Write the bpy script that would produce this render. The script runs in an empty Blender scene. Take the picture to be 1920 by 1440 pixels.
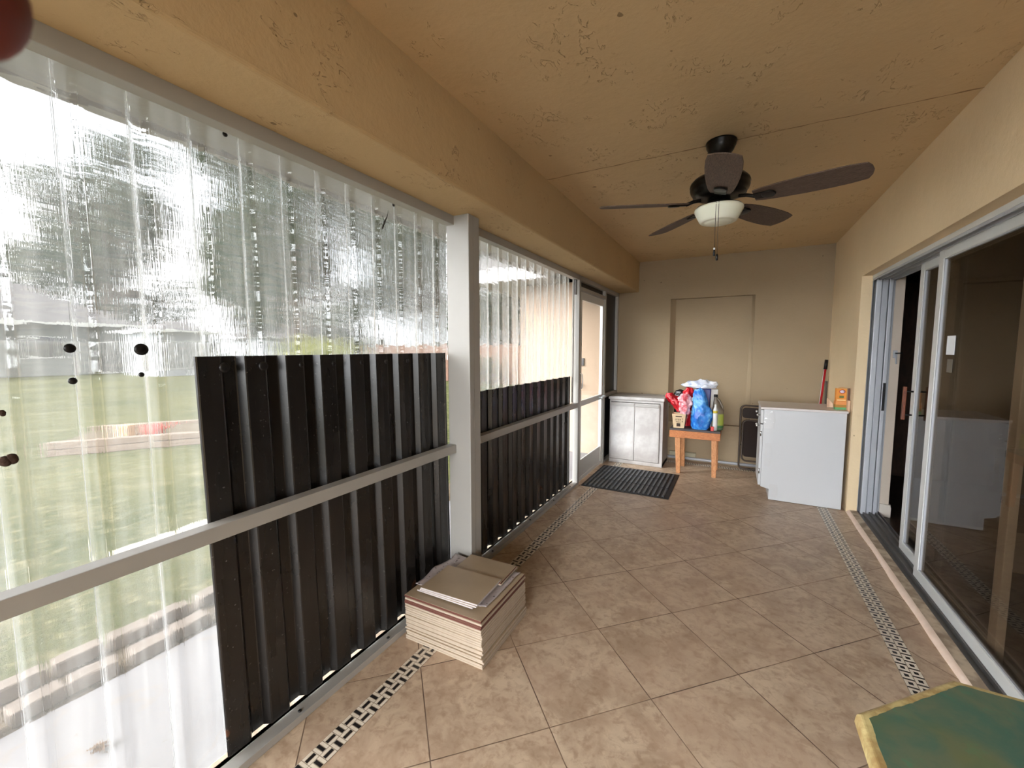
import bpy, bmesh, math, random
from mathutils import Vector, Matrix, noise
random.seed(7)
R = math.radians
PI = math.pi
sc = bpy.context.scene
col = sc.collection

# ------------------------------------------------------------------ camera, sky, exposure
F_PX = 776.33
yaw, pitch, roll = 0.495384, 0.084669, -0.00115
fw = Vector((-math.sin(yaw)*math.cos(pitch), math.cos(yaw)*math.cos(pitch), -math.sin(pitch)))
rt = Vector((math.cos(yaw), math.sin(yaw), 0)); up = rt.cross(fw)
r2 = math.cos(roll)*rt + math.sin(roll)*up; u2 = -math.sin(roll)*rt + math.cos(roll)*up
cd = bpy.data.cameras.new('camera'); cam = bpy.data.objects.new('camera', cd); col.objects.link(cam)
M = Matrix((r2, u2, -fw)).transposed().to_4x4(); M.translation = Vector((0.258, -1.7034, 1.4663))
cam.matrix_world = M
cd.sensor_width = 36; cd.lens = 36*F_PX/1920; cd.clip_start = 0.005; cd.clip_end = 400
cd.dof.use_dof = True; cd.dof.focus_distance = 3.0; cd.dof.aperture_fstop = 19.0
sc.camera = cam

world = bpy.data.worlds.new('sky'); sc.world = world; world.use_nodes = True
wn = world.node_tree.nodes; wl = world.node_tree.links; wn.clear()
wo = wn.new('ShaderNodeOutputWorld'); wb = wn.new('ShaderNodeBackground')
tc = wn.new('ShaderNodeTexCoord'); nz = wn.new('ShaderNodeTexNoise'); rp = wn.new('ShaderNodeValToRGB')
nz.inputs['Scale'].default_value = 2.2; nz.inputs['Detail'].default_value = 5
wl.new(tc.outputs['Generated'], nz.inputs['Vector']); wl.new(nz.outputs['Fac'], rp.inputs['Fac'])
rp.color_ramp.elements[0].position = .38; rp.color_ramp.elements[0].color = (.84, .91, 1.0, 1)
rp.color_ramp.elements[1].position = .6; rp.color_ramp.elements[1].color = (1.0, 1.0, 1.0, 1)
wl.new(rp.outputs['Color'], wb.inputs['Color'])
# bright low sky patch behind the camera, added to light the porch interior
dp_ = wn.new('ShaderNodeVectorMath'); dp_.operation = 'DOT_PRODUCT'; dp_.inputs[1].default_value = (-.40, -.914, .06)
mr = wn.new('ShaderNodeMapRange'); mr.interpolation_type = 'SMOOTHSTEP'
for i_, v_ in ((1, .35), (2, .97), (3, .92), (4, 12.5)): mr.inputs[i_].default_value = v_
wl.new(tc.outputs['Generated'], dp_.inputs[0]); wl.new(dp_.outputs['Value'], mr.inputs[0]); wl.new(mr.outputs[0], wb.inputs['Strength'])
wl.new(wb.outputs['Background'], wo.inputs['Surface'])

sun_d = bpy.data.lights.new('sun', 'SUN'); sun = bpy.data.objects.new('sun', sun_d); col.objects.link(sun)
sun_d.energy = .3; sun_d.angle = R(25); sun_d.color = (1.0, .96, .9)
sun.rotation_euler = (R(35), R(10), R(-150)); sun.location = (-6, 0, 9)

vs = sc.view_settings
vs.view_transform = 'Standard'; vs.look = 'None'; vs.gamma = 1; vs.use_curve_mapping = False
vs.exposure = 0.95
cy = sc.cycles
cy.use_denoising = True
try: cy.denoiser = 'OPENIMAGEDENOISE'
except Exception: pass
cy.max_bounces = 11; cy.diffuse_bounces = 5; cy.glossy_bounces = 4; cy.transmission_bounces = 9; cy.transparent_max_bounces = 16
cy.sample_clamp_indirect = 12

# ------------------------------------------------------------------ helpers
def srgb(r, g=None, b=None):
    if g is None: r, g, b = r
    f = lambda v: ((v/255+.055)/1.055)**2.4 if v/255 > .04045 else v/255/12.92
    return (f(r), f(g), f(b), 1)

class NT:
    def __init__(s, name):
        s.m = bpy.data.materials.new(name); s.m.use_nodes = True
        s.n = s.m.node_tree.nodes; s.l = s.m.node_tree.links; s.n.clear()
        s.out = s.n.new('ShaderNodeOutputMaterial')
    def add(s, t, **kw):
        n = s.n.new('ShaderNode'+t)
        for k, v in kw.items():
            if hasattr(n, k) and not k[0].isupper(): setattr(n, k, v)
        return n
    def link(s, a, b): s.l.new(a, b)
    def math(s, op, a, b=None, c=None, clamp=False):
        n = s.n.new('ShaderNodeMath'); n.operation = op; n.use_clamp = clamp
        for i, v in enumerate((a, b, c)):
            if v is None: continue
            if hasattr(v, 'is_linked'): s.l.new(v, n.inputs[i])
            else: n.inputs[i].default_value = v
        return n.outputs[0]
    def mixc(s, f, a, b, blend='MIX'):
        n = s.n.new('ShaderNodeMix'); n.data_type = 'RGBA'; n.blend_type = blend
        for i, v in ((0, f), (6, a), (7, b)):
            if hasattr(v, 'is_linked'): s.l.new(v, n.inputs[i])
            else: n.inputs[i].default_value = v
        return n.outputs[2]
    def noise(s, vec, scale, detail=3, rough=.5, dist=0):
        n = s.n.new('ShaderNodeTexNoise'); n.inputs['Scale'].default_value = scale
        n.inputs['Detail'].default_value = detail; n.inputs['Roughness'].default_value = rough
        n.inputs['Distortion'].default_value = dist
        if vec is not None: s.l.new(vec, n.inputs['Vector'])
        return n.outputs['Fac']
    def ramp(s, fac, stops):
        n = s.n.new('ShaderNodeValToRGB'); s.l.new(fac, n.inputs['Fac'])
        e = n.color_ramp.elements
        while len(e) < len(stops): e.new(.5)
        for i, (p, c) in enumerate(stops): e[i].position = p; e[i].color = c if len(c) == 4 else (*c, 1)
        return n.outputs['Color']
    def gramp(s, fac, a, b):
        n = s.n.new('ShaderNodeMapRange'); s.l.new(fac, n.inputs[0]); n.inputs[1].default_value = a; n.inputs[2].default_value = b
        n.interpolation_type = 'SMOOTHSTEP'
        return n.outputs[0]
    def scaled(s, vec, sx, sy, sz, rot=None):
        n = s.n.new('ShaderNodeMapping'); n.inputs['Scale'].default_value = (sx, sy, sz)
        if rot: n.inputs['Rotation'].default_value = rot
        s.l.new(vec, n.inputs['Vector']); return n.outputs['Vector']
    def pos(s): return s.n.new('ShaderNodeNewGeometry').outputs['Position']
    def obj(s): return s.n.new('ShaderNodeTexCoord').outputs['Object']
    def bump(s, h, strength=.3, dist=.01, prev=None):
        n = s.n.new('ShaderNodeBump'); n.inputs['Strength'].default_value = strength; n.inputs['Distance'].default_value = dist
        s.l.new(h, n.inputs['Height'])
        if prev is not None: s.l.new(prev, n.inputs['Normal'])
        return n.outputs['Normal']
    def pbr(s, color, rough=.5, metal=0, normal=None, **kw):
        p = s.n.new('ShaderNodeBsdfPrincipled')
        if hasattr(color, 'is_linked'): s.l.new(color, p.inputs['Base Color'])
        else: p.inputs['Base Color'].default_value = color
        if hasattr(rough, 'is_linked'): s.l.new(rough, p.inputs['Roughness'])
        else: p.inputs['Roughness'].default_value = rough
        p.inputs['Metallic'].default_value = metal
        if normal is not None: s.l.new(normal, p.inputs['Normal'])
        for k, v in kw.items(): p.inputs[k.replace('_', ' ')].default_value = v
        s.l.new(p.outputs[0], s.out.inputs[0])
        return p

def simple(name, c, rough=.5, metal=0, var=.12, scale=12, bump=0, bscale=60, bdist=.003, **kw):
    t = NT(name); o = t.obj()
    n = t.noise(o, scale, 4)
    d = tuple(v*(1-var) for v in c[:3])+(1,); l = tuple(min(1, v*(1+var)) for v in c[:3])+(1,)
    cc = t.mixc(n, d, l)
    nn = t.bump(t.noise(o, bscale, 4), bump, bdist) if bump else None
    t.pbr(cc, rough, metal, nn, **kw)
    return t.m

def wood(name, a, b, sc_=(1, 1, 1), rough=.55, knots=False):
    t = NT(name); o = t.obj(); v = t.scaled(o, *sc_)
    n = t.noise(v, 14, 6, .65, 1.2)
    cc = t.mixc(t.gramp(n, .3, .7), a, b)
    if knots:
        vo = t.n.new('ShaderNodeTexVoronoi'); vo.inputs['Scale'].default_value = 5; t.l.new(o, vo.inputs['Vector'])
        k = t.gramp(vo.outputs['Distance'], .03, .09)
        cc = t.mixc(k, srgb(70, 32, 15), cc)
    t.pbr(cc, rough, 0, t.bump(n, .25, .002))
    return t.m

MESHES = {}
class B:
    """collects shapes; build() links them as one mesh object"""
    def __init__(s): s.bm = bmesh.new(); s.mi = 0
    def _f(s, vs_):
        try:
            f = s.bm.faces.new(vs_); f.material_index = s.mi; return f
        except ValueError: return None
    def box(s, x0, x1, y0, y1, z0, z1, mi=None):
        c = [s.bm.verts.new((x, y, z)) for x in (x0, x1) for y in (y0, y1) for z in (z0, z1)]
        for q in ((0, 1, 3, 2), (4, 6, 7, 5), (0, 4, 5, 1), (2, 3, 7, 6), (0, 2, 6, 4), (1, 5, 7, 3)):
            f = s._f([c[i] for i in q])
            if f and mi is not None: f.material_index = mi
        return s
    def obox(s, center, size, rot=(0, 0, 0), mi=None):
        from mathutils import Euler
        m = Euler(rot).to_matrix(); ce = Vector(center); h = Vector(size)/2
        c = [s.bm.verts.new(ce + m @ Vector((a*h.x, b*h.y, d*h.z))) for a in (-1, 1) for b in (-1, 1) for d in (-1, 1)]
        for q in ((0, 1, 3, 2), (4, 6, 7, 5), (0, 4, 5, 1), (2, 3, 7, 6), (0, 2, 6, 4), (1, 5, 7, 3)):
            f = s._f([c[i] for i in q])
            if f and mi is not None: f.material_index = mi
        return s
    def tube(s, pts, r, seg=12, closed=False, radii=None, caps=True):
        pts = [Vector(p) for p in pts]; rings = []
        n = len(pts); ref = None
        for i, p in enumerate(pts):
            a = pts[(i-1) % n] if (i or closed) else p; b = pts[(i+1) % n] if (i < n-1 or closed) else p
            t = (b-a).normalized()
            if ref is None: ref = t.orthogonal().normalized()
            ref = (ref - t*ref.dot(t)).normalized(); bi = t.cross(ref)
            rr = radii[i] if radii else r
            rings.append([s.bm.verts.new(p + (ref*math.cos(2*PI*k/seg) + bi*math.sin(2*PI*k/seg))*rr) for k in range(seg)])
        m = n if closed else n-1
        for i in range(m):
            A, Bq = rings[i], rings[(i+1) % n]
            for k in range(seg):
                f = s._f([A[k], A[(k+1) % seg], Bq[(k+1) % seg], Bq[k]])
                if f: f.smooth = True
        if not closed and caps:
            s._f(rings[0][::-1]); s._f(rings[-1])
        return s
    def cyl(s, p0, p1, r, seg=20): return s.tube([p0, p1], r, seg)
    def lathe(s, prof, c=(0, 0, 0), seg=40, smooth=True, axis='z'):
        rings = []
        for (r, h) in prof:
            ring = []
            for k in range(seg):
                a = 2*PI*k/seg
                v = (r*math.cos(a), r*math.sin(a), h) if axis == 'z' else (h, r*math.cos(a), r*math.sin(a))
                ring.append(s.bm.verts.new(Vector(c)+Vector(v)) )
            rings.append(ring)
        for i in range(len(rings)-1):
            for k in range(seg):
                f = s._f([rings[i][k], rings[i][(k+1) % seg], rings[i+1][(k+1) % seg], rings[i+1][k]])
                if f: f.smooth = smooth
        if prof[0][0] > 1e-4: s._f(rings[0][::-1])
        if prof[-1][0] > 1e-4: s._f(rings[-1])
        return s
    def prism(s, poly, z0, z1):
        """poly in xy, extruded in z"""
        a = [s.bm.verts.new((x, y, z0)) for x, y in poly]; b = [s.bm.verts.new((x, y, z1)) for x, y in poly]
        n = len(poly)
        s._f(a[::-1]); s._f(b)
        for i in range(n): s._f([a[i], a[(i+1) % n], b[(i+1) % n], b[i]])
        return s
    def prism_ax(s, poly, ax, v0, v1):
        """poly in the two other axes, extruded along ax"""
        def mk(p, v):
            q = list(p); q.insert(ax, v); return s.bm.verts.new(q)
        a = [mk(p, v0) for p in poly]; b = [mk(p, v1) for p in poly]; n = len(poly)
        s._f(a[::-1]); s._f(b)
        for i in range(n): s._f([a[i], a[(i+1) % n], b[(i+1) % n], b[i]])
        return s
    def grid(s, nu, nv, fn, smooth=True, wrap=False):
        g = [[s.bm.verts.new(fn(i/nu, j/nv)) for j in range(nv+1)] for i in range(nu if wrap else nu+1)]
        for i in range(nu):
            for j in range(nv):
                f = s._f([g[i][j], g[(i+1) % len(g)][j], g[(i+1) % len(g)][j+1], g[i][j+1]])
                if f: f.smooth = smooth
        return s
    def build(s, name, mats, parent=None, bevel=0, seg=2, local=False, smooth=False, solid=0, label=None):
        bm = s.bm
        bmesh.ops.remove_doubles(bm, verts=bm.verts, dist=1e-6)
        bmesh.ops.recalc_face_normals(bm, faces=bm.faces)
        me = bpy.data.meshes.new(name); 
        xs = [v.co for v in bm.verts]
        if local: org = Vector((0, 0, 0)); loc = Vector((0, 0, 0))
        else:
            mn = Vector([min(c[i] for c in xs) for i in range(3)]); mx = Vector([max(c[i] for c in xs) for i in range(3)])
            org = Vector(((mn.x+mx.x)/2, (mn.y+mx.y)/2, mn.z))
            loc = org - (parent['_w'] if parent is not None else Vector((0, 0, 0))) if False else org
        for v in bm.verts: v.co -= org
        if smooth:
            for f in bm.faces: f.smooth = True
        bm.to_mesh(me); bm.free()
        o = bpy.data.objects.new(name, me); col.objects.link(o)
        if not isinstance(mats, (list, tuple)): mats = [mats]
        for m in mats: me.materials.append(m)
        if parent is not None:
            o.parent = parent
            o.location = org - (WL[parent.name] if not local else Vector((0, 0, 0)))
            WL[o.name] = org.copy() if not local else WL.get(parent.name, Vector((0, 0, 0)))
        else:
            o.location = org; WL[o.name] = org.copy()
        if solid:
            md = o.modifiers.new('solid', 'SOLIDIFY'); md.thickness = solid; md.offset = 0
        if bevel:
            md = o.modifiers.new('bevel', 'BEVEL'); md.width = bevel; md.segments = seg; md.limit_method = 'ANGLE'; md.angle_limit = R(40)
        if label: o['label'] = label
        return o
WL = {}
def thing(name, label, cat, loc=(0, 0, 0), rz=0, group=None):
    o = bpy.data.objects.new(name, None); col.objects.link(o); o.location = loc; o.rotation_euler = (0, 0, rz)
    o.empty_display_size = .1
    o['label'] = label; o['category'] = cat
    if group: o['group'] = group
    WL[o.name] = Vector(loc)
    return o
def tag(o, label, cat, group=None, kind=None):
    o['label'] = label; o['category'] = cat
    if group: o['group'] = group
    if kind: o['kind'] = kind
    return o
def st(o, label=None):
    o['kind'] = 'structure'
    if label: o['label'] = label
    return o
def sroot(name, label, loc):
    o = bpy.data.objects.new(name, None); col.objects.link(o); o.location = loc; o.empty_display_size = .1
    o['kind'] = 'structure'; o['label'] = label; WL[o.name] = Vector(loc); return o

# ------------------------------------------------------------------ materials
def stucco(name, c, gash=.0, fine=1.0, horiz=False, gdark=.34):
    t = NT(name); p = t.pos()
    var = t.noise(p, 1.6, 3); sp = t.noise(p, 60, 3, .6)
    base = t.mixc(var, tuple(v*.9 for v in c[:3])+(1,), tuple(min(1, v*1.06) for v in c[:3])+(1,))
    vec = t.scaled(p, 1, 1, 6) if horiz else p
    b = t.bump(t.noise(vec, 42, 5, .65), .32*fine, .006)
    b = t.bump(t.noise(p, 9, 3, .5), .35, .012, b)
    if gash:
        # trowel gashes: thin curved pits left in the plaster
        w1 = t.noise(t.scaled(p, 1, .55, 1, (0, 0, .5)), 17, 4, .6, .8)
        g = t.math('SUBTRACT', 1, t.gramp(t.math('ABSOLUTE', t.math('SUBTRACT', w1, .5)), .004, .014))
        m = t.gramp(t.noise(p, 4.5, 2), .51, .61)
        m2 = t.gramp(t.noise(p, 30, 2), .45, .6)
        g = t.math('MULTIPLY', t.math('MULTIPLY', g, m), m2)
        g = t.math('MULTIPLY', g, gash)
        b = t.bump(t.math('MULTIPLY', g, -1), .9, .006, b)
        base = t.mixc(t.math('MULTIPLY', g, gdark), base, tuple(v*.35 for v in c[:3])+(1,))
    # small specks
    s1 = t.gramp(t.noise(p, 17, 1), .80, .81)
    base = t.mixc(t.math('MULTIPLY', s1, .6), base, srgb(80, 62, 40))
    t.pbr(base, .9, 0, b, Specular_IOR_Level=.2)
    return t.m
M_CEIL = stucco('ceiling_stucco', srgb(206, 180, 142), gash=.9)
M_BEAM = stucco('beam_stucco', srgb(188, 162, 122), gash=.9)
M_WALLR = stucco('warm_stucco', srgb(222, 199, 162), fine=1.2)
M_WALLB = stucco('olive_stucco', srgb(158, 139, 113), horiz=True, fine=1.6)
M_EXT = stucco('outdoor_stucco', srgb(160, 137, 117))

S = .457/math.sqrt(2)
def tile_mat():
    t = NT('beige_floor_tile'); p = t.pos()
    sep = t.n.new('ShaderNodeSeparateXYZ'); t.l.new(p, sep.inputs[0]); x, y = sep.outputs[0], sep.outputs[1]
    c = t.math('DIVIDE', t.math('ADD', x, y), 2*S); r = t.math('DIVIDE', t.math('SUBTRACT', y, x), 2*S)
    def edge(u):
        f = t.math('FRACT', t.math('ADD', u, 100.5)); return t.math('ABSOLUTE', t.math('SUBTRACT', f, .5))
    d = t.math('MINIMUM', edge(c), edge(r))
    grout = t.math('SUBTRACT', 1, t.gramp(d, .0028, .0062))
    comb = t.n.new('ShaderNodeCombineXYZ'); t.l.new(t.math('FLOOR', c), comb.inputs[0]); t.l.new(t.math('FLOOR', r), comb.inputs[1])
    wn_ = t.n.new('ShaderNodeTexWhiteNoise'); t.l.new(comb.outputs[0], wn_.inputs['Vector'])
    off = t.n.new('ShaderNodeVectorMath'); off.operation = 'MULTIPLY_ADD'; t.l.new(wn_.outputs['Color'], off.inputs[0]); off.inputs[1].default_value = (9, 9, 9); t.l.new(p, off.inputs[2])
    v = off.outputs[0]
    n1 = t.noise(v, 7, 5, .6, .7); n2 = t.noise(v, 26, 5, .65, .4); n3 = t.noise(v, 2.4, 2)
    a = t.mixc(t.gramp(n1, .32, .68), srgb(170, 146, 122), srgb(204, 182, 156))
    a = t.mixc(t.math('MULTIPLY', t.gramp(n2, .45, .68), .6), a, srgb(148, 120, 96))
    a = t.mixc(t.math('MULTIPLY', t.gramp(n3, .4, .7), .35), a, srgb(194, 166, 142))
    a = t.mixc(t.math('MULTIPLY', wn_.outputs['Value'], .18), a, srgb(156, 130, 108))
    gc = t.mixc(t.gramp(t.noise(p, 1.7, 3), .35, .65), srgb(80, 60, 48), srgb(150, 126, 104))
    a = t.mixc(grout, a, gc)
    rough = t.math('ADD', t.math('MULTIPLY', n2, .2), t.math('ADD', .30, t.math('MULTIPLY', grout, .4)))
    nb = t.bump(t.math('SUBTRACT', 1, grout), .6, .002); nb = t.bump(n2, .12, .002, nb)
    t.pbr(a, rough, 0, nb, Specular_IOR_Level=.4)
    return t.m
M_TILE = tile_mat()

def mosaic_mat(name, kind):
    """strip runs along y (kind 0/1) : u across, v along in object space, cell .0425"""
    t = NT(name); o = t.obj(); sep = t.n.new('ShaderNodeSeparateXYZ'); t.l.new(o, sep.inputs[0])
    cell = .0425
    u = t.math('DIVIDE', t.math('ADD', sep.outputs[0], 10*cell), cell); v = t.math('DIVIDE', t.math('ADD', sep.outputs[1], 200*cell), cell)
    def line(w, at, half):
        return t.math('LESS_THAN', t.math('ABSOLUTE', t.math('SUBTRACT', w, at)), half)
    if kind == 0:
        fu, fv = t.math('FRACT', u), t.math('FRACT', v)
        par = t.math('MODULO', t.math('ADD', t.math('FLOOR', u), t.math('FLOOR', v)), 2)
        inv = t.math('SUBTRACT', 1, par)
        w = t.math('ADD', t.math('MULTIPLY', fu, par), t.math('MULTIPLY', fv, inv))
        w2 = t.math('ADD', t.math('MULTIPLY', fv, par), t.math('MULTIPLY', fu, inv))
        black = t.math('MULTIPLY', line(w, .5, .15), line(w2, .5, .44))
        g = t.math('MAXIMUM', line(w, .32, .025), line(w, .68, .025))
        g = t.math('MAXIMUM', g, t.math('MAXIMUM', line(w2, .0, .035), line(w2, 1, .035)))
        g = t.math('MAXIMUM', g, t.math('MAXIMUM', line(w, .0, .025), line(w, 1, .025)))
    else:
        fu = t.math('FRACT', u)
        vv = t.math('ADD', v, t.math('MULTIPLY', t.math('FLOOR', u), .45)); fv = t.math('FRACT', t.math('MULTIPLY', vv, .8))
        black = t.math('MULTIPLY', line(fu, .5, .2), line(fv, .42, .17))
        black = t.math('MAXIMUM', black, t.math('MULTIPLY', line(fv, .93, .085), line(fu, .5, .46)))
        g = t.math('MAXIMUM', line(fu, 0, .04), line(fu, 1, .04))
        g = t.math('MAXIMUM', g, line(fv, .82, .02))
    white = t.mixc(t.noise(o, 70, 2), srgb(205, 192, 172), srgb(232, 222, 206))
    cc = t.mixc(g, white, srgb(150, 132, 110))
    cc = t.mixc(black, cc, srgb(34, 30, 30))
    t.pbr(cc, .35, 0, t.bump(t.math('SUBTRACT', 1, g), .3, .001))
    return t.m
M_MOS0 = mosaic_mat('basket_weave_mosaic', 0); M_MOS1 = mosaic_mat('square_mosaic', 1)

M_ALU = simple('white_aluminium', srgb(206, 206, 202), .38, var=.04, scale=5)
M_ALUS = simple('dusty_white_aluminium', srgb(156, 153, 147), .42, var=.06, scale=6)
M_ALUG = simple('grey_aluminium', srgb(176, 178, 182), .4, metal=.1, var=.06, scale=5)
M_TRACK = simple('grey_track_metal', srgb(120, 118, 116), .4, metal=.6, var=.15, scale=20)
M_DKALU = simple('bronze_aluminium', srgb(58, 48, 42), .4, var=.1)
M_BLACKM = simple('black_metal', srgb(22, 20, 20), .42, metal=.3, var=.15)
M_SCREW = simple('screw_steel', srgb(60, 58, 58), .4, metal=.8)
M_WHITEP = simple('white_plastic', srgb(206, 206, 204), .45, var=.03)

def metal_sheet_mat():
    t = NT('dark_painted_steel'); o = t.obj()
    n = t.noise(t.scaled(o, 1, 1, .25), 9, 4)
    c = t.mixc(n, srgb(20, 18, 17), srgb(35, 31, 28))
    s = t.gramp(t.noise(o, 5, 2), .72, .76)
    c = t.mixc(t.math('MULTIPLY', s, .8), c, srgb(84, 48, 26))
    c = t.mixc(t.math('MULTIPLY', t.gramp(t.noise(o, 90, 2), .68, .75), .4), c, srgb(120, 116, 112))
    t.pbr(c, t.math('ADD', .20, t.math('MULTIPLY', n, .16)), .1, t.bump(t.noise(t.scaled(o, 1, 1, .5), 6, 2), .25, .01), Specular_IOR_Level=.6)
    return t.m
M_STEEL = metal_sheet_mat()

def clear_mat(name, haze=.13, choppy=1.0, rough=.012):
    t = NT(name); o = t.pos()
    # cast ripples across the ribs, and fine fluting along the height
    a = t.noise(t.scaled(o, 1, 4.0, 13), 2.3, 1, .5)
    b = t.noise(t.scaled(o, 1, 9, 1.0), 4.0, 3, .55)
    c = t.noise(t.scaled(o, 1, 60, .6), 4.0, 1, .5)
    n = t.bump(a, 1.0, .011*choppy); n = t.bump(b, 1.0, .0022*choppy+.0004, n); n = t.bump(c, .6, .0004, n)
    g = t.n.new('ShaderNodeBsdfGlass'); g.inputs['IOR'].default_value = 1.4; g.inputs['Roughness'].default_value = rough
    g.inputs['Color'].default_value = (.985, .985, .98, 1); t.l.new(n, g.inputs['Normal'])
    tr = t.n.new('ShaderNodeBsdfTranslucent'); tr.inputs['Color'].default_value = (.95, .94, .90, 1)
    df = t.n.new('ShaderNodeBsdfDiffuse'); df.inputs['Color'].default_value = (.82, .80, .74, 1)
    m1 = t.n.new('ShaderNodeMixShader'); m1.inputs[0].default_value = .25; t.l.new(tr.outputs[0], m1.inputs[1]); t.l.new(df.outputs[0], m1.inputs[2])
    dirt = t.math('ADD', haze*.7, t.math('MULTIPLY', t.gramp(t.noise(t.scaled(o, 1, 14, .8), 2.5, 4), .35, .75), haze*.6))
    m2 = t.n.new('ShaderNodeMixShader'); t.l.new(dirt, m2.inputs[0]); t.l.new(g.outputs[0], m2.inputs[1]); t.l.new(m1.outputs[0], m2.inputs[2])
    t.l.new(m2.outputs[0], t.out.inputs[0]); return t.m
M_CLEAR = clear_mat('clear_ribbed_plastic', .10, 1.0)
M_CLEARLOW = clear_mat('clear_ribbed_plastic_lower', .10, .14, .002)
M_CLEARFAR = clear_mat('clear_ribbed_plastic_far', .14, .7)

def glass_mat(name, tint, refl=1.0, rough=0.0):
    t = NT(name)
    tr = t.n.new('ShaderNodeBsdfTransparent'); tr.inputs[0].default_value = tint
    gl = t.n.new('ShaderNodeBsdfGlossy'); gl.inputs['Roughness'].default_value = rough; gl.inputs['Color'].default_value = (1, 1, 1, 1)
    fr = t.n.new('ShaderNodeFresnel'); ge = t.n.new('ShaderNodeNewGeometry')
    t.l.new(t.math('ADD', 1.5, t.math('MULTIPLY', ge.outputs['Backfacing'], 1/1.5-1.5)), fr.inputs['IOR'])
    m = t.n.new('ShaderNodeMixShader'); t.l.new(t.math('MULTIPLY', fr.outputs[0], refl, clamp=True), m.inputs[0])
    t.l.new(tr.outputs[0], m.inputs[1]); t.l.new(gl.outputs[0], m.inputs[2]); t.l.new(m.outputs[0], t.out.inputs[0]); return t.m
M_TINT = glass_mat('tinted_glass', (.62, .56, .49, 1), .55)
M_GLASS = glass_mat('window_glass', (.95, .96, .95, 1), .8)
M_DGLASS = glass_mat('dark_window_glass', (.12, .13, .15, 1), 1.5)

# ------------------------------------------------------------------ room shell
XL, XR, YB, ZC = -1.2, 1.18, 4.10, 2.62
Y0 = -3.6           # porch runs on behind the camera
st(B().box(-1.30, 1.245, Y0, 4.22, -.15, 0).build('floor', M_TILE), 'beige diagonal tiled porch floor')
st(B().box(-1.32, 1.49, Y0, 4.35, ZC, ZC+.12).build('ceiling', M_CEIL), 'tan stucco porch ceiling')
# expansion joint across the ceiling
def joint():
    t = NT('ceiling_joint'); p = t.pos()
    t.pbr(t.mixc(t.noise(p, 30, 4), srgb(96, 70, 44), srgb(176, 148, 110)), .9, 0, t.bump(t.noise(p, 60, 4), .8, .006)); return t.m
b = B()
N = 60
b.grid(N, 2, lambda u, v: (-.93+2.11*u, 1.0 + .012*(noise.noise(Vector((u*16, 0, 3)))) + (v-.5)*.009*(.6+abs(noise.noise(Vector((u*40, 5, 0))))*1.6), ZC-.0012))
st(b.build('trim_1', joint()), 'thin rough joint line across the ceiling')
# beam over the screen wall
st(B().box(-1.32, -.93, Y0, 4.35, 2.225, ZC+.1).build('trim_2', M_BEAM, bevel=.012, seg=3), 'deep tan stucco beam above the screens')
# back wall with the plastered recess
b = B()
nx0, nx1, nz0, nz1 = -.52, .435, .50, 2.11; dp = .085; yb = YB
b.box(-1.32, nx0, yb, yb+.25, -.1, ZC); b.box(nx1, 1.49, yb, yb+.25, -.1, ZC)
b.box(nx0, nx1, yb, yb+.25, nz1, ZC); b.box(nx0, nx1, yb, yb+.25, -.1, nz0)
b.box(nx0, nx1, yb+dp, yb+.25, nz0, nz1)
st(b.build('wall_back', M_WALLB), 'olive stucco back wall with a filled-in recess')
b = B()   # splayed plaster reveals of the recess
b.prism([(nx0-.001, yb+.0005), (nx0+.058, yb+dp+.001), (nx0-.001, yb+dp+.001)], nz0, nz1)
b.bm.verts.ensure_lookup_table()
st(b.build('trim_3', M_WALLB), 'left plaster reveal of the wall recess')
b = B()
lo = [(nx1+.001, yb+.0005), (nx1-.062, yb+dp+.001), (nx1+.001, yb+dp+.001)]; hi = [(nx1+.001, yb+.0005), (nx1-.03, yb+dp+.001), (nx1+.001, yb+dp+.001)]
va = [b.bm.verts.new((x, y, nz0)) for x, y in lo]; vb = [b.bm.verts.new((x, y, nz1)) for x, y in hi]
b._f(va[::-1]); b._f(vb)
for i in range(3): b._f([va[i], va[(i+1) % 3], vb[(i+1) % 3], vb[i]])
st(b.build('trim_4', M_WALLB), 'right plaster reveal of the wall recess')
# right wall: opening y -0.9..2.9 (sliding door), z 0..2.08
OY0, OY1, OZ = -2.2, 2.90, 2.083
b = B()
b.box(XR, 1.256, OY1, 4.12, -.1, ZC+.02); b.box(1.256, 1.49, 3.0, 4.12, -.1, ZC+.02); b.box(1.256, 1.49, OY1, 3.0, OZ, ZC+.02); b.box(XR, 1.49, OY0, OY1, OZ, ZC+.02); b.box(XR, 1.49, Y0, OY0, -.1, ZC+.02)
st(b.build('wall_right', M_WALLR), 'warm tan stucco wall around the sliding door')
# raised plaster kerb in front of the sliding track
t = NT('worn_painted_concrete'); p = t.pos(); n = t.noise(p, 14, 5)
cc = t.mixc(t.gramp(n, .35, .65), srgb(150, 132, 112), srgb(196, 178, 154)); t.pbr(cc, .85, 0, t.bump(n, .4, .004)); M_KERB = t.m
t = NT('pale_kerb_edge'); p = t.pos(); n = t.noise(p, 22, 5)
t.pbr(t.mixc(n, srgb(214, 188, 166), srgb(236, 214, 196)), .8, 0, t.bump(n, .4, .004)); M_KERBE = t.m
st(B().box(1.205, 1.256, OY0, OY1+.02, -.02, .026).build('trim_5', M_KERB), 'worn concrete threshold beside the sliding track')
b = B(); n_ = 90
def kerb(u, v):
    y = OY0 + (OY1+.02-OY0)*u; a = v*PI/2
    w = .010*noise.noise(Vector((y*2.2, 0, 0)))+.004*noise.noise(Vector((y*11, 4, 0)))
    return (1.212 - (.032+w)*math.cos(a), y, .0+.026*math.sin(a))
b.grid(n_, 6, kerb)
st(b.build('trim_6', M_KERBE), 'rounded pale plaster edge of the threshold')
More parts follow.
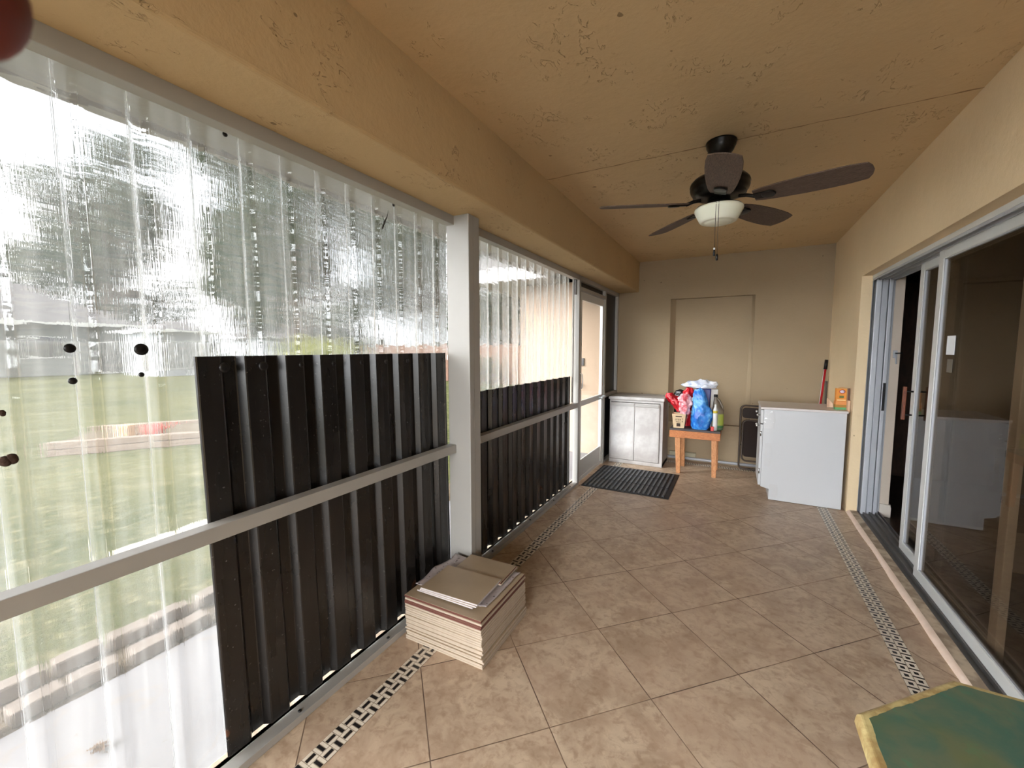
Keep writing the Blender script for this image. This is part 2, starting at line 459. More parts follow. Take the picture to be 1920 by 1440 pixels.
# mosaics
def strip(name, x, y0, y1, mat, label, rot=0):
    L = y1-y0
    o = B().box(-.0425, .0425, -L/2, L/2, 0, .0015).build(name, mat, local=True)
    o.location = (x, (y0+y1)/2, .0002); st(o, label); return o
strip('trim_7', -1.010, Y0+.1, 3.98, M_MOS0, 'black and white basket-weave mosaic strip along the screens')
strip('trim_8', 1.010, Y0+.1, 3.98, M_MOS1, 'black and white mosaic strip along the sliding door')
o = B().box(-.0425, .0425, -1.05, 1.05, 0, .0015).build('trim_9', M_MOS1, local=True); o.location = (0, 3.94, .0006); o.rotation_euler = (0, 0, PI/2)
st(o, 'mosaic strip along the back wall')

# ------------------------------------------------------------------ screen wall frame
def fr(name, x0, x1, y0, y1, z0, z1, label, mat=M_ALUS, bev=.002):
    return st(B().box(x0, x1, y0, y1, z0, z1).build(name, mat, bevel=bev), label)
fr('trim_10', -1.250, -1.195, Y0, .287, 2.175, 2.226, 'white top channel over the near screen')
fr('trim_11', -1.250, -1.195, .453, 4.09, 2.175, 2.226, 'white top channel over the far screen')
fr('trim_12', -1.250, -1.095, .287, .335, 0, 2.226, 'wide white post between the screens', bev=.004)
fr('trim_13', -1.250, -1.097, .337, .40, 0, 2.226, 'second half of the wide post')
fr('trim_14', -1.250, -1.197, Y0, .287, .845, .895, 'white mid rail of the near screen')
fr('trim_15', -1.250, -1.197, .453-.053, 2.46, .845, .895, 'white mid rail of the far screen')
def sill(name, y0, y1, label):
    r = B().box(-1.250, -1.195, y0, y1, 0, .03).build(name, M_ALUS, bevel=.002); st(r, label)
    return r
s1 = sill('trim_16', Y0, .287, 'white sill channel of the near screen')
s2 = sill('trim_17', .40, 2.46, 'white sill channel of the far screen')
for s_, ys in ((s1, (-1.25, -.757, -.281)), (s2, (.729, 1.341, 1.856, 2.3))):
    for y in ys:
        B().lathe([(.0075, .03), (.0075, .033), (.004, .035), (0, .035)], (-1.215, y, 0), 12).build('screw', M_BLACKM, s_)
fr('trim_18', -1.250, -1.195, 2.46, 2.51, 0, 2.226, 'white post on the near side of the screen door')
fr('trim_19', -1.250, -1.195, 3.43, 3.48, 0, 2.226, 'white post on the far side of the screen door')
fr('trim_20', -1.250, -1.195, 4.045, 4.098, 0, 2.226, 'white wall channel at the back corner')
fr('trim_21', -1.250, -1.195, 2.51, 3.43, 2.075, 2.115, 'white header over the screen door')
fr('trim_22', -1.250, -1.195, 3.48, 4.045, .845, .895, 'short rail beside the screen door')
fr('trim_23', -1.250, -1.195, 3.48, 4.045, 0, .03, 'short sill beside the screen door')
# second thin frame tube outside the post line near the door
fr('trim_24', -1.250, -1.235, 2.395, 2.42, .9, 2.175, 'narrow strip closing the end of the clear sheet')

# ------------------------------------------------------------------ ribbed sheets
PITCH = .15; RH = .019
def ribs(y0, y1, phase, RH=RH, W1=.028, W2=.010):
    """polyline (y, offset) of a box-rib sheet"""
    pts = []; k = math.floor((y0-phase)/PITCH)-1
    raw = []
    while phase+k*PITCH < y1+PITCH:
        c = phase+k*PITCH
        raw += [(c-W1, 0), (c-W1+.004, .002), (c-W2-.003, RH-.002), (c-W2+.001, RH), (c+W2-.001, RH), (c+W2+.003, RH-.002), (c+W1-.004, .002), (c+W1, 0)]
        m = c+PITCH/2
        raw += [(m-.03, 0), (m, .0008), (m+.03, 0)]
        k += 1
    def at(y):
        for (a, oa), (b_, ob) in zip(raw, raw[1:]):
            if a <= y <= b_: return oa+(ob-oa)*(y-a)/(b_-a if b_ > a else 1)
        return 0
    ys = [y0]+[p[0] for p in raw if y0 < p[0] < y1]+[y1]
    return [(y, at(y)) for y in ys]
def sheet(name, x, y0, y1, z0, z1, mat, phase, th, nz_=24, wob=.002, lean=0, sgn=1, seed=0, rib=(.019, .028, .010)):
    pr = ribs(y0, y1, phase, *rib); b = B()
    g = []
    for (y, o_) in pr:
        colv = []
        for j in range(nz_+1):
            z = z0+(z1-z0)*j/nz_
            w = wob*noise.noise(Vector((y*1.4+seed, z*1.6, seed)))
            colv.append(b.bm.verts.new((x+sgn*o_+w, y+lean*(z-z0), z)))
        g.append(colv)
    for i in range(len(g)-1):
        for j in range(nz_):
            f = b._f([g[i][j], g[i+1][j], g[i+1][j+1], g[i][j+1]]);
    return b.build(name, mat, solid=th)
# metal panels (their ribs push in toward the porch)
m1 = sheet('corrugated_metal_panel', -1.253, -1.00, .325, .036, 1.443, M_STEEL, .015, .0012, lean=-.018, sgn=-1, seed=3, wob=.0015, rib=(.027, .042, .019))
tag(m1, 'dark brown ribbed metal panel bolted low on the near screen, behind the stacked tiles', 'metal panel')
m2 = sheet('corrugated_metal_panel', -1.253, .345, 2.385, .036, 1.18, M_STEEL, .01, .0012, sgn=-1, seed=9, wob=.0015, rib=(.027, .042, .019))
tag(m2, 'long dark ribbed metal panel between the wide white post and the screen door', 'metal panel')
for y in (-.94, -.81, -.66, -.51, -.36, -.21, -.06, .09, .235):
    r_ = .017 if (y < -.8) else .010
    B().lathe([(r_, -.001), (r_, .003), (r_*.6, .005), (0, .006)], (-1.251, y, 1.405), 16, axis='x').build('washer', M_BLACKM, m1)
for y in (.50, .65, .80, .95, 1.10, 1.25, 1.55, 1.85, 2.15):
    B().lathe([(.007, -.001), (.007, .003), (0, .005)], (-1.251, y, 1.13), 10, axis='x').build('screw', M_SCREW, m2)
# round knot holes drilled low in the far panel glow with daylight: small clear grommets
# clear sheets
wroot1 = sheet('window_1', -1.290, -3.4, .338, 1.40, 2.222, M_CLEAR, -.06+.15*2, .0025, wob=.006, sgn=-1, seed=1); st(wroot1, 'upper clear ribbed plastic sheet of the near screen')
wroot2 = sheet('window_2', -1.299, -3.4, -.93, .02, 1.488, M_CLEARLOW, -.06, .0025, wob=.006, sgn=-1, seed=5); st(wroot2, 'lower clear ribbed plastic sheet of the near screen')
wroot3 = sheet('window_3', -1.290, .345, 2.40, 1.13, 2.222, M_CLEARFAR, .085, .0025, wob=.003, sgn=-1, seed=8); st(wroot3, 'clear ribbed plastic sheet of the far screen')
for (y, z, r_) in ((-1.295, 1.469, .012), (-1.146, 1.466, .017), (-1.295, 1.383, .009), (-1.150, 1.392, .007)):
    par = wroot2
    B().lathe([(r_, -.001), (r_, .003), (r_*.55, .005), (0, .006)], (-1.285, y, z), 20, axis='x').build('washer', M_BLACKM, par)
for y in (-.88, -.1, -2.0): B().lathe([(.008, 0), (.008, .003), (0, .005)], (-1.283, y, 2.185), 10, axis='x').build('screw', M_SCREW, wroot1)

# ------------------------------------------------------------------ screen door and side lights
d1 = sroot('door_1', 'white aluminium screen door with clear panes and a kick plate', (-1.222, 2.97, 0))
b = B(); xa, xb = -1.238, -1.206
b.box(xa, xb, 2.515, 2.585, .012, 2.068); b.box(xa, xb, 3.355, 3.425, .012, 2.068)
b.box(xa, xb, 2.585, 3.355, 1.985, 2.068); b.box(xa, xb, 2.585, 3.355, .84, .90); b.box(xa, xb, 2.585, 3.355, .012, .05)
b.build('door_frame', M_ALU, d1, bevel=.003)
B().box(xa+.008, xb-.008, 2.585, 3.355, .05, .24).build('kick_plate', M_ALU, d1, bevel=.003)
B().box(-1.224, -1.220, 2.585, 3.355, .90, 1.985).build('upper_pane', M_GLASS, d1)
B().box(-1.224, -1.220, 2.585, 3.355, .24, .84).build('lower_pane', M_GLASS, d1)
b = B(); b.box(-1.206, -1.165, 3.36, 3.385, .855, .885); b.obox((-1.160, 3.30, .872), (.018, .17, .02)); b.box(-1.206, -1.17, 3.24, 3.26, .862, .88)
b.build('door_handle', M_ALUG, d1, bevel=.003)
B().tube([(-1.206, 2.535, 1.03), (-1.18, 2.535, 1.05), (-1.175, 2.535, 1.12), (-1.18, 2.535, 1.19), (-1.206, 2.535, 1.21)], .006, 8).build('pull_handle', M_ALU, d1)
# black panels beside and over the door
t_ = B().box(-1.240, -1.232, 2.51, 3.43, 2.115, 2.176).build('dark_transom_panel', M_BLACKM); tag(t_, 'black strip filling the gap above the screen door', 'panel')
t_ = B().box(-1.240, -1.232, 3.48, 4.045, .895, 2.176).build('dark_side_panel', M_BLACKM); tag(t_, 'tall black panel between the screen door and the back wall', 'panel')
t_ = B().box(-1.240, -1.232, 3.48, 4.045, .03, .845).build('dark_side_panel', M_BLACKM); tag(t_, 'lower black panel behind the plastic storage cabinet', 'panel')
t_ = B().box(-1.228, -1.205, 2.392, 2.412, 2.02, 2.172).build('frame_clip', M_DKALU, bevel=.002); tag(t_, 'small dark brown clip at the top of the post before the screen door', 'clip')

# ------------------------------------------------------------------ sliding glass door on the right
tr = sroot('trim_25', 'grey aluminium track of the sliding door', (1.34, .35, 0))
b = B(); b.box(1.256, 1.425, OY0, 2.99, -.03, .002)
for x in (1.258, 1.298, 1.304, 1.345, 1.351, 1.392, 1.398, 1.42): b.box(x, x+.0045, OY0, 2.99, .0, .024)
b.build('track', M_TRACK, tr)
b = B(); b.box(1.256, 1.425, OY0, 2.99, 2.062, 2.084)
for x in (1.256, 1.298, 1.345, 1.392, 1.42): b.box(x, x+.005, OY0, 2.99, 2.040, 2.064)
b.build('head_track', M_ALUG, tr)
b = B(); b.box(1.252, 1.262, OY0, 2.99, 2.055, 2.085); b.build('head_lip', M_ALU, tr)
# far jamb: ribs of the frame and the parked leaves
jb = sroot('trim_26', 'grey metal jamb of the sliding door', (1.34, 2.97, 0))
b = B(); b.box(1.256, 1.425, 2.985, 3.0, 0, 2.06)
b.build('jamb_plate', M_ALUG, jb)
for i, (x, w, y) in enumerate(((1.262, .012, 2.955), (1.280, .040, 2.90), (1.326, .042, 2.93), (1.374, .030, 2.94))):
    b = B(); b.box(x, x+w, y, 2.985, .002, 2.058); b.build('jamb_rib', M_ALUG, jb, bevel=.006, seg=3)
b = B(); b.box(1.380, 1.398, 2.935, 2.94, .93, 1.17); b.build('strike_plate', M_BLACKM, jb, bevel=.002)
st(B().box(1.425, 1.49, 2.985, 3.02, 0, 2.10).build('trim_27', simple('warm_white_paint', srgb(206, 190, 172), .6, var=.04), bevel=.004), 'painted end of the inner wall by the sliding door')
def leaf(name, label, x, y0, y1, z0=.006, z1=2.052, stile=.064, bot=.078):
    r = sroot(name, label, (x, (y0+y1)/2, z0))
    h = .016; b = B()
    b.box(x-h, x+h, y1-stile, y1, z0, z1); b.box(x-h, x+h, y0, y0+stile, z0, z1)
    b.box(x-h, x+h, y0+stile, y1-stile, z0, z0+bot); b.box(x-h, x+h, y0+stile, y1-stile, z1-.06, z1)
    b.build('door_frame', M_ALU, r, bevel=.003)
    b = B(); e = .006
    for (a0, a1, c0, c1) in ((y1-stile-e*2, y1-stile, z0+bot, z1-.06), (y0+stile, y0+stile+e*2, z0+bot, z1-.06)): b.box(x-.011, x+.011, a0, a1, c0, c1)
    b.box(x-.011, x+.011, y0+stile, y1-stile, z0+bot, z0+bot+e); b.box(x-.011, x+.011, y0+stile, y1-stile, z1-.066, z1-.06)
    b.build('glazing_bead', M_ALUG, r)
    B().box(x-.002, x+.002, y0+stile, y1-stile, z0+bot, z1-.06).build('pane', M_TINT, r)
    return r
l1 = leaf('door_2', 'near leaf of the sliding glass door', 1.325, .30, 1.755)
l2 = leaf('door_3', 'half-open second leaf of the sliding glass door', 1.372, .93, 2.20)
l3 = leaf('door_4', 'closed leaf of the sliding glass door nearest the camera', 1.372, -1.1, .385)
M_PAPER = simple('white_paper', srgb(226, 228, 230), .7, var=.03)
B().box(1.3205, 1.3225, 1.490, 1.588, 1.430, 1.537).build('paper_notice', M_PAPER, l1, label='small white paper stuck to the glass')
B().box(1.321, 1.3225, 1.50, 1.565, 1.33, 1.405).build('faded_sticker', simple('faded_film', srgb(104, 98, 88), .5), l1)
b = B(); b.lathe([(.0001, 0), (.034, 0), (.034, .0012), (.0001, .0012)], (0, 0, 0), 28, axis='x')
for v in b.bm.verts: v.co.y *= 1.15; v.co += Vector((1.3685, 1.872, 1.447))
b.build('round_sticker', M_PAPER, l2, label='white oval sticker')
M_HND = wood('dark_handle_wood', srgb(70, 32, 18), srgb(128, 66, 34), (6, 6, 1))
for sg, nm in ((-1, 'pull_handle'), (1, 'inner_handle')):
    x0 = 1.372+sg*.016; x1 = 1.372+sg*.062
    h = B().box(x1-.010, x1+.010, 2.145, 2.165, .965, 1.200).build(nm, M_HND, l2, bevel=.004)
    b = B()
    for z in (1.0, 1.165): b.cyl((x0, 2.155, z), (x1, 2.155, z), .006, 8)
    b.build('handle_bracket', M_BLACKM, h)
# lever latch on the inner wall end
lt = thing('lever_latch', 'small brushed steel lever latch on the inner wall end by the sliding door', 'latch', (1.455, 2.985, 1.42))
B().box(1.441, 1.469, 2.975, 2.985, 1.385, 1.45).build('backplate', M_ALUG, lt, bevel=.003)
B().tube([(1.455, 2.975, 1.425), (1.455, 2.94, 1.425), (1.49, 2.935, 1.428)], .005, 8).build('hook', M_BLACKM, lt)
B().tube([(1.455, 2.965, 1.41), (1.455, 2.955, 1.37), (1.458, 2.95, 1.335)], .006, 8).build('lever', M_ALUG, lt)

# ------------------------------------------------------------------ dark room behind the glass
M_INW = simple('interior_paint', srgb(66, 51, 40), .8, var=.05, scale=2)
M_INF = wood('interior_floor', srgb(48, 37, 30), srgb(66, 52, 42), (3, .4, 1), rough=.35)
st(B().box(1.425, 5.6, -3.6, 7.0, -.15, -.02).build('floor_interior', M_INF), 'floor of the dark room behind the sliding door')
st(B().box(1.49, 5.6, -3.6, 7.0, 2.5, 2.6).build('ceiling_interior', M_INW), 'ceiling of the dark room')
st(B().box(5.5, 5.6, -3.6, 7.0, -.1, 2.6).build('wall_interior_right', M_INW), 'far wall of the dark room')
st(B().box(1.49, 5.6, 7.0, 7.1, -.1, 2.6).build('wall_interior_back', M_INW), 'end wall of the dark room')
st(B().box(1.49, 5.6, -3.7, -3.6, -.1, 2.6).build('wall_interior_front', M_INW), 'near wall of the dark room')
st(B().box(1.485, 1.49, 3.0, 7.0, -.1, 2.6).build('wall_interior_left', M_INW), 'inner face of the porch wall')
b = B(); b.prism_ax([(1.425, -.02), (1.505, -.02), (1.505, .07), (1.497, .095), (1.425, .10)], 1, 2.972, 2.988)
b.box(1.49, 1.505, 2.988, 6.9, -.02, .095)
st(b.build('baseboard_interior', simple('trim_paint', srgb(214, 204, 190), .5, var=.03), bevel=.003), 'white baseboard wrapping the inner wall end')
rg = B().box(1.62, 2.35, 2.2, 3.05, -.02, -.008).build('small_rug', simple('pale_rug', srgb(190, 182, 168), .95, bump=.5, bscale=200), bevel=.004)
tag(rg, 'pale rug on the floor just inside the sliding glass door', 'rug')
# tall dark cabinet inside, seen through the opening
tc_ = thing('tall_wardrobe', 'tall dark brown cabinet standing inside the room beyond the door', 'cabinet', (2.2, 4.9, -.02))
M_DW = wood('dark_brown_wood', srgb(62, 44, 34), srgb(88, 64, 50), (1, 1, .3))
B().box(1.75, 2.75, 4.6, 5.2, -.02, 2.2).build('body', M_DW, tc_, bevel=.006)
for x in (1.76, 2.255): B().box(x, x+.485, 4.58, 4.6, .06, 2.17).build('door', M_DW, tc_, bevel=.004)

# ================================================================== OUTDOORS
GZ = -.12
def grass_mat():
    t = NT('lawn_grass'); p = t.pos()
    a = t.noise(p, .35, 4, .6); b_ = t.noise(p, 2.2, 4, .6); c = t.noise(p, 30, 4, .7)
    k = t.mixc(t.gramp(a, .35, .65), srgb(66, 70, 38), srgb(92, 90, 56))
    k = t.mixc(t.math('MULTIPLY', t.gramp(b_, .5, .7), .6), k, srgb(126, 116, 88))
    k = t.mixc(t.math('MULTIPLY', t.gramp(c, .4, .62), .55), k, srgb(54, 66, 34))
    k = t.mixc(t.math('MULTIPLY', t.gramp(t.noise(p, 9, 5, .7), .52, .64), .55), k, srgb(128, 118, 86))
    t.pbr(k, .95, 0, t.bump(c, .8, .03), Specular_IOR_Level=.1); return t.m
M_GRASS = grass_mat()
b = B(); b.box(-90, 8, -60, 80, GZ-.4, GZ); st(b.build('ground_lawn', M_GRASS), 'grassy yard')
t = NT('sunlit_patio_concrete'); p = t.pos(); n = t.noise(p, 3, 5, .6)
vo = t.n.new('ShaderNodeTexVoronoi'); vo.feature = 'DISTANCE_TO_EDGE'; vo.inputs['Scale'].default_value = 1.1
nn_ = t.n.new('ShaderNodeTexNoise'); nn_.inputs['Scale'].default_value = 5; t.l.new(p, nn_.inputs['Vector'])
vm = t.n.new('ShaderNodeVectorMath'); vm.operation = 'MULTIPLY_ADD'; t.l.new(nn_.outputs['Color'], vm.inputs[0]); vm.inputs[1].default_value = (.25, .25, .25); t.l.new(p, vm.inputs[2]); t.l.new(vm.outputs[0], vo.inputs['Vector'])
crk = t.math('SUBTRACT', 1, t.gramp(vo.outputs['Distance'], .002, .010))
cc = t.mixc(n, srgb(106, 104, 104), srgb(132, 129, 130)); cc = t.mixc(t.math('MULTIPLY', crk, .6), cc, srgb(120, 112, 106))
cc = t.mixc(t.gramp(t.noise(p, 40, 2), .72, .76), cc, srgb(96, 84, 72))
t.pbr(cc, .85, 0, t.bump(n, .3, .01)); M_SLAB = t.m
st(B().box(-2.27, -1.25, -6, 4.3, -.5, -.085).build('patio_slab', M_SLAB), 'pale concrete walk outside the screens')
st(B().box(-1.32, -1.25, Y0, 4.3, -.2, 0.0).build('trim_28', M_KERB), 'slab edge under the screens')

# edging bricks along the walk: laid as single bricks
M_BRK = simple('weathered_edging_brick', srgb(112, 100, 90), .95, var=.45, scale=9, bump=.6, bscale=30, bdist=.01)
M_MULCH = simple('brown_mulch', srgb(92, 78, 58), 1, var=.4, scale=20, bump=1, bscale=30, bdist=.03)
mb = B().box(-2.66, -2.275, -6, 4.0, GZ-.05, GZ+.006).build('mulch_strip', M_MULCH)
tag(mb, 'strip of brown mulch between the concrete walk and the lawn', 'mulch', kind='stuff')
proto = B().obox((0, 0, .035), (.085, .17, .07)).build('edging_brick', M_BRK, bevel=.008, local=True)
tag(proto, 'weathered brick in the low edging row beside the pale concrete walk', 'brick', 'edging bricks along the walk')
y = -2.6; first = True
while y < 1.6:
    for x in (-2.36, -2.58):
        o = proto if first else proto.copy()
        if not first: col.objects.link(o)
        first = False
        o.location = (x+random.uniform(-.02, .02), y+random.uniform(-.012, .012), GZ+.012); o.rotation_euler = (random.uniform(-.03, .03), random.uniform(-.04, .04), random.uniform(-.16, .16))
    y += .198
M_PAV = simple('grey_paver', srgb(176, 168, 154), .9, var=.2, scale=6, bump=.4)
pv = B().box(-.2, .2, -.2, .2, 0, .05).build('paving_stone', M_PAV, bevel=.01, local=True)
tag(pv, 'grey square stepping stone set in the lawn beyond the walk', 'paving stone', 'stepping stones in the lawn')
for i in range(5):
    o = pv if i == 0 else pv.copy()
    if i: col.objects.link(o)
    o.location = (-3.75-.03*i, -.25+.46*i, GZ-.02); o.rotation_euler = (0, 0, .05*i)
# long raised bed
M_TIMB = wood('weathered_timber', srgb(98, 84, 72), srgb(138, 120, 104), (1, 1, 4), rough=.9)
rb = thing('raised_bed', 'long low raised bed of weathered timbers across the lawn', 'garden bed', (-7.9, 2.82, GZ))
b = B()
for z in (.0, .13): b.obox((-7.3, 2.4, GZ+z*.8+.05), (.14, 5.0, .10), (0, 0, R(-34)))
for z in (.0, .13): b.obox((-8.5, 3.25, GZ+z*.8+.05), (.14, 5.0, .10), (0, 0, R(-34)))
b.build('timber_wall', M_TIMB, rb, bevel=.01)
B().obox((-7.9, 2.82, GZ+.07), (1.36, 4.9, .14), (0, 0, R(-34))).build('soil', M_MULCH, rb)
M_RED = simple('red_plastic', srgb(190, 44, 34), .4, var=.1)
wx, wy, wz = -8.42, 1.52, GZ+.142
t_ = thing('watering_can', 'red watering can standing on the raised bed in the yard', 'watering can', (wx, wy, wz))
B().lathe([(.08, 0), (.085, .01), (.08, .15), (.055, .18), (.045, .18)], (wx, wy, wz), 20).build('body', M_RED, t_)
B().tube([(wx, wy+.07, wz+.04), (wx+.08, wy+.20, wz+.13), (wx+.11, wy+.26, wz+.18)], .018, 8).build('spout', M_RED, t_)
B().tube([(wx, wy-.05, wz+.17), (wx, wy-.13, wz+.16), (wx, wy-.13, wz+.08), (wx, wy-.08, wz+.04)], .010, 8).build('handle', M_RED, t_)
t_ = B().box(-8.72, -8.50, 1.14, 1.32, GZ+.142, GZ+.34).build('wooden_crate', wood('tan_crate_wood', srgb(168, 132, 96), srgb(190, 156, 118)), bevel=.01)
tag(t_, 'tan wooden crate on the raised bed left of the red watering can', 'crate')
def leafpile(name, x, y, s_, label):
    b = B()
    for i in range(9):
        a = random.uniform(0, PI); cx_, cy_ = x+random.uniform(-s_, s_)*.5, y+random.uniform(-s_, s_)*.35
        L = s_*random.uniform(.35, .7)
        q = [(-L, 0), (0, -L*.3), (L, 0), (0, L*.3)]
        vs_ = [b.bm.verts.new((cx_+px*math.cos(a)-py*math.sin(a), cy_+px*math.sin(a)+py*math.cos(a), -.083+random.uniform(.001, .02))) for px, py in q]; b._f(vs_)
    o = b.build(name, simple('dry_brown_leaf', srgb(96, 74, 52), .9, var=.3)); tag(o, label, 'leaf'); return o
leafpile('dry_leaf', -1.86, -1.16, .055, 'curled dry brown leaf on the pale concrete walk')
leafpile('dry_leaf', -1.62, -1.24, .03, 'small dry leaf on the walk closest to the screen')

# eave over the walk
M_SOFF = simple('soffit_aluminium', srgb(150, 146, 144), .5, var=.05, scale=2)
st(B().box(-2.02, -1.32, -6, 4.2, 2.44, 2.47).build('trim_29', M_SOFF), 'grey soffit of the eave')
st(B().box(-2.06, -2.02, -6, 3.46, 2.42, 2.60).build('trim_30', M_SOFF), 'fascia of the eave')
st(B().box(-1.335, -1.32, Y0, 4.2, 2.222, 2.44).build('trim_31', M_EXT), 'outer face of the beam')
# projecting wing of the house beyond the porch
st(B().box(-2.74, -1.32, 4.16, 9.5, -.15, 2.62).build('wall_wing', M_EXT), 'stucco wing of the house beyond the screen door')
st(B().box(-3.35, -1.32, 3.50, 9.8, 2.44, 2.47).build('trim_32', M_SOFF), 'soffit under the wing roof')
b = B(); b.box(-3.39, -3.35, 3.46, 9.8, 2.42, 2.60); b.box(-3.35, -2.02, 3.46, 3.50, 2.42, 2.60)
st(b.build('trim_33', M_SOFF), 'fascia of the wing roof')
M_ROOF = simple('grey_shingle', srgb(96, 93, 92), .95, var=.25, scale=6, bump=.6, bscale=8, bdist=.05)
b = B(); b.prism_ax([(-3.45, 2.60), (-.5, 3.7), (5.6, 3.7), (5.6, 2.9), (-.5, 2.78), (-1.3, 2.62)], 1, 3.45, 9.8)
st(b.build('roof_wing', M_ROOF), 'shingle roof of the wing')
b = B(); b.prism_ax([(-2.08, 2.60), (.5, 3.6), (5.6, 3.6), (5.6, 2.78), (-1.3, 2.76), (-1.3, 2.62)], 1, -6, 3.45)
st(b.build('roof_main', M_ROOF), 'shingle roof over the porch')

# hose bib and small fittings on the wing wall seen through the screen door
t_ = thing('hose_bib', 'small dark tap on the outside stucco wall beyond the screen door', 'tap', (-1.75, 4.16, .93))
B().cyl((-1.75, 4.16, .93), (-1.75, 4.09, .93), .014, 10).build('pipe', M_SCREW, t_)
B().lathe([(.03, 0), (.03, .008), (.012, .012)], (-1.75, 4.10, .955), 12).build('handle_wheel', M_SCREW, t_)
t_ = B().box(-1.77, -1.70, 4.135, 4.16, 1.22, 1.33).build('outdoor_outlet', M_SCREW, bevel=.004); tag(t_, 'grey outlet box on the outside stucco wall above the tap', 'outlet')

# houses
M_SIDE = simple('white_siding', srgb(160, 162, 164), .8, var=.04, scale=1)
M_SIDEG = simple('pale_grey_wall', srgb(112, 115, 112), .85, var=.06, scale=1)
def house(name, label, x0, x1, y0, y1, h, ridge, wall, wins, over=.5, gutter=True):
    r = thing(name, label, 'house', ((x0+x1)/2, (y0+y1)/2, GZ))
    B().box(x0, x1, y0, y1, GZ, h).build('wall', wall, r)
    b = B(); X0, X1, Yy0, Yy1 = x0-over, x1+over, y0-over, y1+over; w = min(X1-X0, Yy1-Yy0)/2
    if (X1-X0) < (Yy1-Yy0): ra, rb_ = ((X0+X1)/2, Yy0+w, ridge), ((X0+X1)/2, Yy1-w, ridge)
    else: ra, rb_ = (X0+w, (Yy0+Yy1)/2, ridge), (X1-w, (Yy0+Yy1)/2, ridge)
    c = [b.bm.verts.new(q) for q in ((X0, Yy0, h), (X1, Yy0, h), (X1, Yy1, h), (X0, Yy1, h))]; A, D = b.bm.verts.new(ra), b.bm.verts.new(rb_)
    b._f(c)
    if (X1-X0) < (Yy1-Yy0): fs = ((c[0], c[1], A), (c[1], c[2], D, A), (c[2], c[3], D), (c[3], c[0], A, D))
    else: fs = ((c[0], c[1], D, A), (c[1], c[2], D), (c[2], c[3], A, D), (c[3], c[0], A))
    for f in fs: b._f(f)
    b.build('roof', M_ROOF, r)
    b = B(); b.box(X1, X1+.12, Yy0, Yy1, h-.08, h+.1); b.box(X0, X1, Yy0-.12, Yy0, h-.08, h+.1)
    b.build('gutter', M_ALU, r)
    for (face, a, z0, wd, ht) in wins:
        if face == 'x':
            f = B().box(x1-.02, x1+.06, a, a+wd, z0, z0+ht).build('window', M_ALU, r); B().box(x1+.055, x1+.07, a+.08, a+wd-.08, z0+.08, z0+ht-.08).build('pane', M_DGLASS, f)
        else:
            f = B().box(a, a+wd, y0-.06, y0+.02, z0, z0+ht).build('window', M_ALU, r); B().box(a+.08, a+wd-.08, y0-.07, y0-.055, z0+.08, z0+ht-.08).build('pane', M_DGLASS, f)
    return r
house('neighbour_house', 'single-storey neighbour house with a grey hip roof at the far left of the yard', -46, -36, -6, 11.0, 3.0, 6.2, M_SIDEG,
      [('x', 2, .9, 1.6, 1.3), ('x', 6, .9, 1.6, 1.3), ('x', -2, .9, 1.2, 1.3), ('x', 9, -.1, 1.2, 2.1)])
house('garden_shed', 'small white shed to the right of the grey-roofed neighbour house', -33, -29, 9.6, 12.6, 2.5, 3.3, M_SIDE, [('x', 10.0, .3, .8, 1.7), ('x', 11.4, -.1, .8, 2.1)], over=.3)
house('white_house', 'long white sided house behind the trees in the middle of the yard', -58, -50, 28, 48, 2.9, 5.0, M_SIDE, [('x', 30+3*i, 1.0, 1.3, 1.2) for i in range(5)])
house('two_storey_house', 'tall white sided house beyond the wooden fence', -34, -22, 34, 52, 6.0, 8.5, M_SIDE,
      [('y', -32, .9, 1.2, 1.3), ('y', -28, .9, 1.2, 1.3), ('y', -32, 3.6, 1.2, 1.3), ('y', -28, 3.6, 1.2, 1.3), ('x', 36, .9, 1.2, 1.3), ('x', 41, .9, 1.2, 1.3), ('x', 46, 3.6, 1.2, 1.3)])

# wooden side fence
M_FEN = wood('red_brown_fence', srgb(74, 52, 40), srgb(98, 72, 56), (1, 1, .3), rough=.9)
fn = thing('wooden_fence', 'red brown board fence between the yard and the tall white house', 'fence', (-10, 14.6, GZ))
b = B(); x = -17.0
while x < -2.9:
    b.box(x, x+.135, 14.55, 14.575, GZ+.03, GZ+1.75+.03*math.sin(x*7)); x += .15
b.build('boards', M_FEN, fn)
for i in range(6):
    x = -17+2.8*i; B().box(x, x+.1, 14.575, 14.68, GZ, GZ+1.8).build('post', M_FEN, fn)
b = B()
for z in (.3, 1.4): b.box(-17, -2.9, 14.575, 14.62, GZ+z, GZ+z+.09)
b.build('rail', M_FEN, fn)

# trees: leaf-by-leaf crowns
def leaf_mat(name, a, b_):
    t = NT(name); o = t.n.new('ShaderNodeObjectInfo'); p = t.pos()
    c = t.mixc(t.gramp(t.noise(p, 1.2, 3), .35, .65), a, b_)
    d = t.n.new('ShaderNodeBsdfDiffuse'); t.l.new(c, d.inputs[0]); r_ = t.n.new('ShaderNodeBsdfTranslucent'); t.l.new(c, r_.inputs[0])
    m = t.n.new('ShaderNodeMixShader'); m.inputs[0].default_value = .35; t.l.new(d.outputs[0], m.inputs[1]); t.l.new(r_.outputs[0], m.inputs[2]); t.l.new(m.outputs[0], t.out.inputs[0]); return t.m
M_LEAFD = leaf_mat('dark_oak_leaf', srgb(34, 44, 34), srgb(58, 68, 48))
M_LEAFY = leaf_mat('yellow_green_leaf', srgb(104, 112, 48), srgb(138, 136, 62))
M_LEAFG = leaf_mat('grey_green_leaf', srgb(52, 60, 52), srgb(76, 84, 70))
M_BARK = simple('grey_bark', srgb(86, 76, 66), .95, var=.3, bump=.6, bscale=12, bdist=.02)
